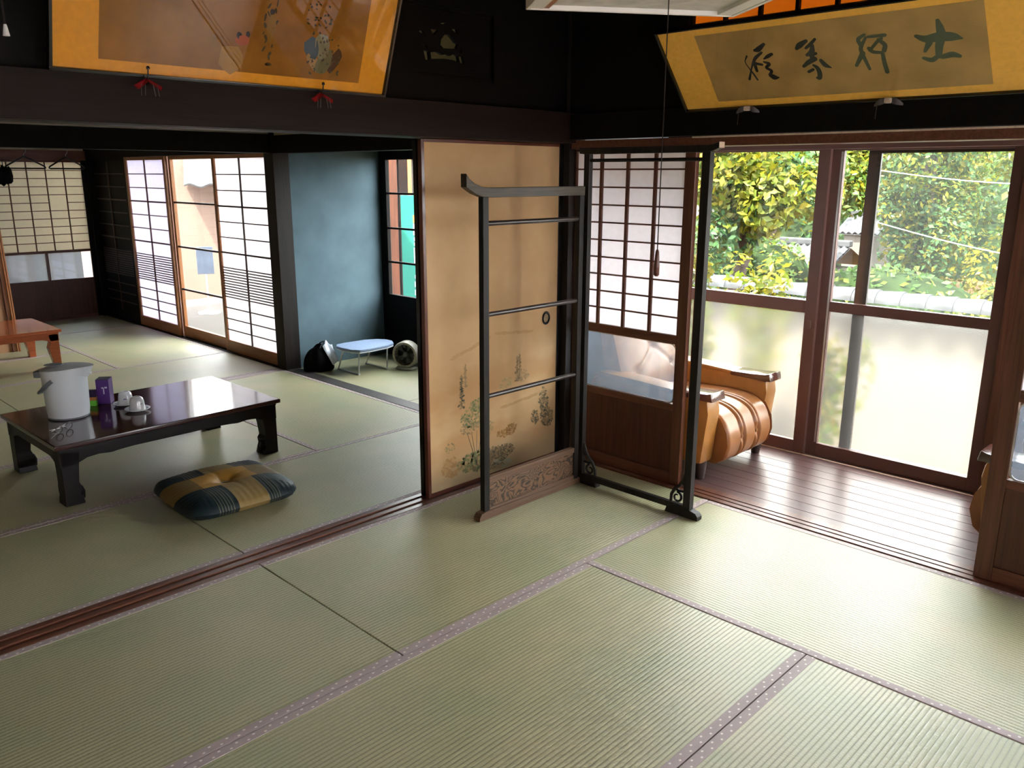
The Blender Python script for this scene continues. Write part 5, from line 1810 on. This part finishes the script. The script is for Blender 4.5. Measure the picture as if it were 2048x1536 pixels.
# ================================================================== FAR ROOM THINGS
def hanger(label, x, y, rz, mat='black_plastic', w=.17):
    t_ = thing('coat_hanger', label, 'hanger', (x, y, 1.535), rz, group='hangers on the far lintel')
    MB().tube([(0, 0, .10), (-w * .5, 0, .055), (-w, 0, .006), (-w - .006, 0, -.006), (-w + .006, 0, -.012), (w - .006, 0, -.012), (w + .006, 0, -.006), (w, 0, .006), (w * .5, 0, .055), (0, 0, .10)], .0075, 8).build('hanger_body', mat, t_, smooth=True)
    MB().tube([(0, 0, .10), (0, 0, .125), (.018, 0, .14), (.022, 0, .165), (0, 0, .18), (-.016, 0, .168)], .0028, 6).build('hook', 'metal', t_, smooth=True)


hanger('black coat hanger on the far lintel beside the dark corner', -.235, 7.34, .15)
hanger('black coat hanger left of the first on the far lintel', -.615, 7.33, -.1)
hanger('amber plastic coat hanger at the left picture edge', -.98, 7.33, .1, 'amber_cloth')
gl = thing('hanging_duster', 'black bunched cloth hanging before the far lattice door', 'cloth', (-.845, 7.20, 1.37), 0)
rg = random.Random(11)
for k in range(9):
    a = 2 * PI * k / 9
    r_ = .05 if k else 0
    MB().lathe([(.004, .16), (.022, .13), (.030, .07), (.024, .02), (.006, 0)], 8, (r_ * math.cos(a), r_ * math.sin(a), rg.uniform(-.02, .03))).build('cloth_strip', 'black_cloth', gl, smooth=True)
MB().tube([(0, 0, .15), (0, 0, .24)], .003, 6).build('loop', 'cord', gl)

# leaning framed panel at left
lpn = thing('leaning_panel', 'peach panel with moulded wooden edge leaning beyond the orange table', 'panel', (-1.255, 5.98, 0.0), 0)
MB().add([(-.55, .02, 0), (.0, .02, 0), (-.03, .02, 1.32), (-.58, .02, 1.32), (-.55, .035, 0), (.0, .035, 0), (-.03, .035, 1.32), (-.58, .035, 1.32)],
         [(0, 1, 2, 3), (7, 6, 5, 4), (0, 1, 5, 4), (1, 2, 6, 5), (2, 3, 7, 6), (3, 0, 4, 7)]).build('face_board', 'peach_panel', lpn)
for o_, w_, m_ in ((.006, .012, 'orange_wood'), (.022, .012, 'orange_wood'), (-.03, .010, 'red_wood_z')):
    MB().bar((o_, .018, 0), (o_ - .03, .018, 1.32), w_, .03, (0, 1, 0)).build('edge_moulding', m_, lpn, bevel=.002)

# ================================================================== OUTDOORS
GZ = -1.1
gnd = MB().box(1.2, 60, -30, 60, GZ - .1, GZ).build('garden_ground', 'soil')
tag(gnd, 'bare ochre garden ground outside the veranda', 'ground', kind='structure')
tag(B(.2, 4.5, 3.9, 9.5, -.35, -.25).build('terrace', 'concrete'), 'pale terrace paving outside the far glass doors', 'terrace', kind='structure')


def leaf_cloud(name, parent, centers, radii, n, size, cols, flat=.6, seed=1, droop=0.0):
    """many small folded leaves joined into one mesh of foliage"""
    rgn = np.random.default_rng(seed)
    centers = np.asarray(centers, float)
    radii = np.asarray(radii, float)
    vol = radii.prod(axis=1) ** (2 / 3)
    idx = rgn.choice(len(centers), n, p=vol / vol.sum())
    d = rgn.normal(size=(n, 3))
    d /= np.linalg.norm(d, axis=1)[:, None]
    rr = rgn.uniform(.55, 1.05, n) ** .6
    pos = centers[idx] + d * radii[idx] * rr[:, None]
    # leaf frame: normal mostly outward/up
    nrm = d * .7 + rgn.normal(size=(n, 3)) * .5 + np.array([-.25, -.15, flat])
    nrm /= np.linalg.norm(nrm, axis=1)[:, None]
    a = np.cross(nrm, rgn.normal(size=(n, 3)))
    a /= np.linalg.norm(a, axis=1)[:, None] + 1e-9
    a[:, 2] -= droop
    a /= np.linalg.norm(a, axis=1)[:, None]
    b = np.cross(nrm, a)
    s = size * rgn.uniform(.6, 1.3, n)[:, None]
    v = np.empty((n, 4, 3))
    v[:, 0] = pos - a * s * .5
    v[:, 1] = pos + b * s * .26 + nrm * s * .06
    v[:, 2] = pos + a * s * .5
    v[:, 3] = pos - b * s * .26 + nrm * s * .06
    V = v.reshape(-1, 3)
    F = np.empty((n, 2, 3), np.int32)
    base = np.arange(n)[:, None] * 4
    F[:, 0] = base + [0, 1, 2]
    F[:, 1] = base + [0, 2, 3]
    F = F.reshape(-1, 3)
    me = bpy.data.meshes.new(name)
    me.vertices.add(len(V))
    me.vertices.foreach_set('co', V.ravel())
    me.loops.add(F.size)
    me.loops.foreach_set('vertex_index', F.ravel())
    me.polygons.add(len(F))
    me.polygons.foreach_set('loop_start', np.arange(0, F.size, 3))
    me.polygons.foreach_set('loop_total', np.full(len(F), 3))
    cols = np.asarray(cols, float)
    # clumps share a tint so that the crown reads in patches
    w = rgn.random(len(centers))
    ci = np.clip((w[idx] * .75 + rgn.random(n) * .35) * len(cols), 0, len(cols) - 1).astype(int)
    c = .46 * cols[ci] * rgn.uniform(.6, 1.4, n)[:, None]
    at = me.color_attributes.new('Col', 'FLOAT_COLOR', 'POINT')
    C4 = np.ones((n, 4, 4), np.float32)
    C4[:, :, :3] = c[:, None, :]
    at.data.foreach_set('color', C4.ravel())
    me.update()
    me.validate()
    me.materials.append(M['leaf'])
    o = bpy.data.objects.new(name, me)
    COL.objects.link(o)
    o.parent = parent
    o['kind'] = 'stuff'
    return o


YG = [(.22, .22, .012), (.14, .19, .015), (.27, .23, .012), (.09, .17, .02), (.11, .20, .04)]
DG = [(.06, .13, .025), (.10, .18, .03), (.20, .22, .02), (.07, .15, .045), (.27, .25, .02)]
BG = [(.09, .20, .07), (.11, .23, .08), (.07, .17, .05), (.17, .22, .025), (.22, .22, .02)]


def tree(name, label, base, h, crown, n, size, cols, seed, trunk_r=.12, group=None, lean=(0, 0), droop=0.0, ncl=26):
    t_ = thing(name, label, 'tree', base, 0, group=group)
    rgn = np.random.default_rng(seed)
    cx, cy, cz_, rx, ry, rz_ = crown
    tr = MB()
    top = Vector((lean[0], lean[1], h * .75))
    tr.tube([(0, 0, 0), top * .5 + Vector((.05, -.04, 0)), top], [trunk_r, trunk_r * .75, trunk_r * .4], 8)
    tr.build('trunk', 'bark', t_, smooth=True)
    cen, rad = [], []
    for k in range(ncl):
        d = rgn.normal(size=3)
        d /= np.linalg.norm(d)
        q = rgn.uniform(.35, .95)
        cen.append((cx + d[0] * rx * q, cy + d[1] * ry * q, cz_ + d[2] * rz_ * q))
        f = rgn.uniform(.25, .42)
        rad.append((rx * f, ry * f, rz_ * f * .8))
    for k in range(6):
        c = cen[k]
        MB().tube([top * .55, (top * .7 + Vector(c)) * .5, c], [trunk_r * .45, trunk_r * .3, trunk_r * .1], 6).build('branch', 'bark', t_, smooth=True)
    leaf_cloud('foliage', t_, cen, rad, n, size, cols, seed=seed, droop=droop)
    return t_


# low garden wall with a tile cap
gw = thing('garden_wall', 'white garden wall capped with pale round roof tiles', 'wall', (4.0, 1.6, GZ), 0)
B(-.09, .09, -5.5, 1.7, 0, 1.42).build('wall_body', 'white_wall', gw)
B(-.17, .17, -5.5, 1.7, 1.42, 1.47).build('cap_base', 'tile', gw, bevel=.01)
tile_me = None
for k in range(34):
    y = -5.3 + k * .205
    if tile_me is None:
        mb = MB()
        n = 10
        vs, fs = [], []
        for yy, r_ in ((0, .108), (.215, .094)):
            for q in range(n + 1):
                a = PI * q / n
                vs.append((r_ * math.cos(a) * 1.1, yy, r_ * math.sin(a)))
        for q in range(n):
            fs.append((q, q + 1, n + 2 + q, n + 1 + q))
        fs.append(tuple(range(n, -1, -1)))
        mb.add(vs, fs)
        o = mb.build('ridge_tile', 'tile', gw, smooth=True)
        tile_me = o.data
    else:
        o = bpy.data.objects.new('ridge_tile', tile_me)
        COL.objects.link(o)
        o.parent = gw
    o.location = (0, y, 1.53)
for k in range(25):
    y = -5.2 + k * .27
    o = piece('eave_tile', .16, .20, .022, (-.17, y, 1.475), 'tile', gw, .004)
    o.rotation_euler = (0, -.35, 0)

# shrubs close to the window
def shrub(label, base, r_, h, n, size, cols, seed):
    s = thing('garden_shrub', label, 'shrub', base, 0, group='shrubs between veranda and garden wall')
    rgn = np.random.default_rng(seed)
    cen = [(rgn.uniform(-r_, r_) * .7, rgn.uniform(-r_, r_) * .7, h * rgn.uniform(.55, .92)) for k in range(10)]
    st = MB()
    for c in cen:
        st.tube([(0, 0, 0), (c[0] * .4, c[1] * .4, c[2] * .5), c], [.012, .008, .004], 5)
    st.build('stems', 'bark', s, smooth=True)
    leaf_cloud('foliage', s, cen, [(r_ * .45, r_ * .45, h * .16)] * 10, n, size, cols, seed=seed)


SG = [(.24, .24, .012), (.15, .20, .012), (.27, .23, .012), (.12, .18, .02)]
shrub('yellow-green shrub rising in front of the tiled garden wall', (3.05, 1.47, GZ), .30, 1.86, 800, .085, SG, 21)
shrub('leafy shrub at the left edge of the veranda window', (1.80, 1.27, GZ), .20, 1.98, 900, .075, SG, 22)
shrub('low shrub behind the frosted right pane', (1.72, .22, GZ), .20, 1.62, 900, .07, SG, 23)
shrub('small golden shrub peeping over the right end of the garden wall', (4.6, .30, GZ), .34, 1.66, 700, .06, SG, 24)

# trees
TG = 'trees beyond the garden wall'
tree('broadleaf_tree', 'large-leaved pale green tree filling the left window pane', (8.4, 4.9, GZ), 3.6, (-.2, -.45, 2.45, 1.0, 1.2, 1.45), 12000, .135, BG + YG, 31, .13, TG, (.2, -.5), .5, 34)
tree('broadleaf_tree', 'yellow-green tree just right of the large-leaved one', (12.2, 5.0, GZ), 4.4, (0, -.1, 3.1, 1.2, 1.15, 1.45), 7000, .13, YG, 32, .12, TG, (.1, .1), .3, 30)
tree('broadleaf_tree', 'golden tree standing behind the meeting stile', (17.6, 8.8, GZ), 5.6, (0, 0, 3.3, 1.8, 1.7, 1.7), 7000, .15, YG, 33, .14, TG)
tree('evergreen_tree', 'dark evergreen in the middle of the right pane', (12.6, 3.40, GZ), 5.0, (0, 0, 2.3, 1.2, 1.0, 2.1), 9000, .11, DG + BG[:2], 34, .15, TG)
tree('evergreen_tree', 'deep green tree at the right end of the window', (11.8, 1.25, GZ), 5.0, (0, 0, 2.2, 1.2, 1.05, 2.1), 9000, .11, DG, 35, .15, TG)
tree('evergreen_tree', 'tall hazy tree behind the dark evergreen', (17.4, 5.0, GZ), 7.5, (0, 0, 3.6, 2.0, 1.6, 2.7), 8000, .16, DG + YG, 36, .2, TG)
tree('evergreen_tree', 'tall green tree far right on the slope', (16.4, 2.0, GZ), 7.5, (0, 0, 3.4, 2.0, 1.7, 2.7), 8000, .16, DG + YG, 37, .2, TG)
tree('broadleaf_tree', 'pale leafy tree far left on the slope', (17, 12.0, GZ), 7.0, (0, 0, 3.2, 2.0, 2.0, 2.6), 7000, .17, BG, 38, .2, TG)

# ivy mound
iv = thing('ivy_mound', 'low mass of ivy and hedge covering the ground behind the garden wall', 'ivy', (9.4, 2.75, GZ), 0)
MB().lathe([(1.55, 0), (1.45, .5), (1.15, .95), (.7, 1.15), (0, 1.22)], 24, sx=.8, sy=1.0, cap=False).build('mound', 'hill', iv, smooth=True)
leaf_cloud('ivy_leaves', iv, [(0, 0, .1)] * 3 + [(.2, 1.1, .1), (-.1, -1.2, .1)], [(1.3, 1.6, 1.18)] * 3 + [(1.0, .9, .85)] * 2, 8000, .13, [(.07, .15, .03), (.10, .19, .04), (.05, .11, .03), (.15, .19, .03)], flat=.0, seed=41)

hd = thing('hedge', 'leafy hedge filling the space under the large-leaved tree', 'hedge', (10.2, 5.3, GZ), 0)
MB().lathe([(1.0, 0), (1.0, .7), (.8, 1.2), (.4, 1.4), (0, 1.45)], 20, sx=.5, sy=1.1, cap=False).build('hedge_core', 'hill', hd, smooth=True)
leaf_cloud('hedge_leaves', hd, [(0, 0, .6), (0, .5, .5), (0, -.4, .5)], [(.7, 1.2, 1.0), (.6, .7, 1.0), (.6, .7, .9)], 6000, .10, YG + BG, seed=43)

hd = thing('hedge', 'dark leafy hedge at the right end behind the garden wall', 'hedge', (9.6, .55, GZ), 0)
MB().lathe([(1.0, 0), (1.0, .6), (.8, 1.0), (.4, 1.15), (0, 1.2)], 20, sx=.5, sy=1.1, cap=False).build('hedge_core', 'hill', hd, smooth=True)
leaf_cloud('hedge_leaves', hd, [(0, 0, .5), (0, .5, .4), (0, -.4, .4)], [(.7, 1.2, .9), (.6, .7, .8), (.6, .7, .8)], 5000, .11, DG, seed=44)

# hillside backdrop
def hillf(u_, v_):
    y = -14 + 52 * u_
    x = 20 + 22 * v_
    z = GZ + 7.5 * v_ ** .75 + .7 * math.sin(9 * u_ + 3 * v_) * v_ + .4 * math.sin(23 * u_) * v_
    return (x, y, z)


hl = thing('hillside', 'wooded hillside closing the view behind the trees', 'hillside', (0, 0, 0), 0, kind='structure')
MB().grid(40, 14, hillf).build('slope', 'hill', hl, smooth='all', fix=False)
rgn = np.random.default_rng(50)
cen, rad = [], []
for k in range(150):
    a, b = rgn.uniform(.12, .85), rgn.uniform(0, .62)
    p = hillf(a, b)
    cen.append((p[0], p[1], p[2] + .7))
    q = rgn.uniform(.9, 1.7)
    rad.append((q, q, q * 1.0))
leaf_cloud('hill_foliage', hl, cen, rad, 26000, .26, DG + YG[:4] + BG[:2], seed=51)


# tiled roofs of neighbouring houses
def tiled_roof(name, label, loc, rz, W, D, rise, nx, ny, wall_h):
    r_ = thing(name, label, 'house', loc, rz, group=None)
    B(-W / 2 + .2, W / 2 - .2, .1, D * 1.6, -wall_h, 0).build('house_body', 'white_wall', r_)
    MB().add([(-W / 2, 0, 0), (W / 2, 0, 0), (W / 2, D, rise), (-W / 2, D, rise), (-W / 2, D * 2, 0), (W / 2, D * 2, 0)], [(0, 1, 2, 3), (3, 2, 5, 4)]).build('roof_deck', 'tile', r_)
    tw, td = W / nx, D / ny
    sl = math.atan2(rise, D)
    key = ('pantile', round(tw, 3), round(td, 3))
    for j in range(ny):
        for i in range(nx):
            if key not in _cache:
                vs, fs = [], []
                n = 8
                for q in range(n + 1):
                    x = -tw / 2 + tw * q / n
                    z = .028 * math.sin(2 * PI * q / n)
                    vs += [(x, -td * .55, z), (x, td * .55, z + .012), (x, -td * .55, z - .025)]
                for q in range(n):
                    a = q * 3
                    fs += [(a, a + 3, a + 4, a + 1), (a + 2, a + 5, a + 3, a)]
                o = MB().add(vs, fs).build('roof_tile', 'tile', r_, smooth=True, fix=False)
                _cache[key] = o.data
            else:
                o = bpy.data.objects.new('roof_tile', _cache[key])
                COL.objects.link(o)
                o.parent = r_
            f = (j + .5) / ny
            o.location = (-W / 2 + tw * (i + .5), D * f, rise * f + .05)
            o.rotation_euler = (sl, 0, 0)
    pbox('ridge', -W / 2, W / 2, D - .1, D + .1, rise + .02, rise + .16, 'tile', r_, .03)
    return r_


# faces towards -x : local y -> +x, local x -> -y
tiled_roof('neighbour_house', 'grey tiled roof showing low behind the shrub in the left pane', (14.0, 6.55, -.56), -PI / 2, 1.7, 1.2, .48, 11, 7, .5)
tiled_roof('neighbour_house', 'small tiled roof half hidden by trees behind the meeting stile', (18.0, 6.75, .02), -PI / 2, 1.1, .9, .42, 7, 5, 1.0)
tiled_roof('neighbour_house', 'pale tiled roof corner at the top left of the garden view', (13.2, 8.35, 1.72), -PI / 2, 1.4, .9, .4, 8, 5, 2.6)

# overhead cables
for (pa, pb, lab) in (((9.0, 2.85, 1.55), (9.0, -.5, 1.42), 'upper pale cable strung across the right window pane'), ((9.0, 2.85, .84), (9.0, -.5, .36), 'lower pale cable sloping across the right window pane')):
    a, b = Vector(pa), Vector(pb)
    pts = [a + (b - a) * k / 12 - Vector((0, 0, .10 * math.sin(PI * k / 12))) for k in range(13)]
    tag(MB().tube(pts, .007, 6).build('overhead_cable', 'wire', smooth=True), lab, 'cable', group='cables over the garden')

# outside the alcove: teal board, brown porch posts
tb = thing('teal_board', 'teal notice board with a column of white print outside the alcove window', 'board', (2.3, 5.2, -.3), math.radians(-38))
B(0, 1.1, -.015, .015, .35, 1.565).build('panel', 'teal', tb, bevel=.004)
for (z0, z1, x0, x1, m_) in ((1.28, 1.36, .125, .155, 'orange_card'), (1.15, 1.27, .125, .160, 'teal_print'), (1.09, 1.13, .13, .155, 'teal_print'), (1.04, 1.075, .13, .155, 'teal_print'), (.83, 1.02, .125, .16, 'teal_print'), (.69, .73, .13, .155, 'teal_print'), (.60, .66, .125, .16, 'teal_print'), (.51, .57, .125, .16, 'teal_print')):
    B(x0, x1, -.019, -.015, z0, z1).build('print', m_, tb)
for x in (.02, 1.08):
    B(x - .015, x + .015, .015, .045, 0, 1.58).build('post', 'red_wood_z', tb, bevel=.004)
po = thing('porch', 'red-brown timber porch with pale wall beyond the alcove window', 'porch', (2.9, 5.97, -.3), math.radians(-38))
for x, w_, m_ in ((-.25, .08, 'orange_wood'), (-.075, .09, 'board_wood'), (.04, .10, 'lintel_wood'), (.115, .045, 'orange_wood'), (.50, .06, 'orange_wood')):
    B(x - w_ / 2, x + w_ / 2, -.05, .05, 0, 2.6).build('post', m_, po, bevel=.004)
B(-.6, 1.2, .05, .10, 0, 2.6).build('back_wall', 'white_wall', po)
B(-.6, 1.2, -.06, .06, 1.98, 2.14).build('beam', 'board_wood', po, bevel=.004)

# outside the far glass doors: neighbour wall, tile roof, board on a pole
nh = thing('beige_house', 'beige rendered house with white tiled eave beyond the clear glass door', 'house', (3.0, 11.75, -.6), math.radians(-27))
B(-3, 4, 0, .3, 0, 3.1).build('render_wall', 'house_wall', nh)
B(.0, 4, -.55, 0, 1.86, 1.90).build('eave', 'house_wall', nh)
B(.55, 1.05, -.03, .0, .9, 1.7).build('window', 'plaster_dim', nh)
for j in range(8):
    for i in range(12):
        key = ('pan2',)
        if key not in _cache:
            vs, fs = [], []
            n = 10
            for q in range(n + 1):
                x = -.16 + .32 * q / n
                z = .030 * math.sin(2 * PI * q / n)
                vs += [(x, -.10, z), (x, .10, z + .012), (x, -.10, z - .03)]
            for q in range(n):
                a = q * 3
                fs += [(a, a + 3, a + 4, a + 1), (a + 2, a + 5, a + 3, a)]
            o = MB().add(vs, fs).build('roof_tile', 'tile_white', nh, smooth=True, fix=False)
            _cache[key] = o.data
        else:
            o = bpy.data.objects.new('roof_tile', _cache[key])
            COL.objects.link(o)
            o.parent = nh
        o.location = (.16 + .32 * i, -.60 + .14 * j, 1.96 + .095 * j)
        o.rotation_euler = (.60, 0, 0)
bp_ = thing('pole_board', 'pale blue board on a thin pole beyond the clear glass door', 'board', (1.53, 8.20, -.25), math.radians(-27))
MB().tube([(0, 0, 0), (0, 0, .80)], .010, 8).build('pole', 'alu', bp_, smooth=True)
B(-.10, .10, -.012, .012, .50, .84).build('panel', 'blue_board', bp_, bevel=.006)
MB().lathe([(.14, 0), (.14, .02), (.03, .05)], 16).build('foot', 'alu', bp_, smooth=True)
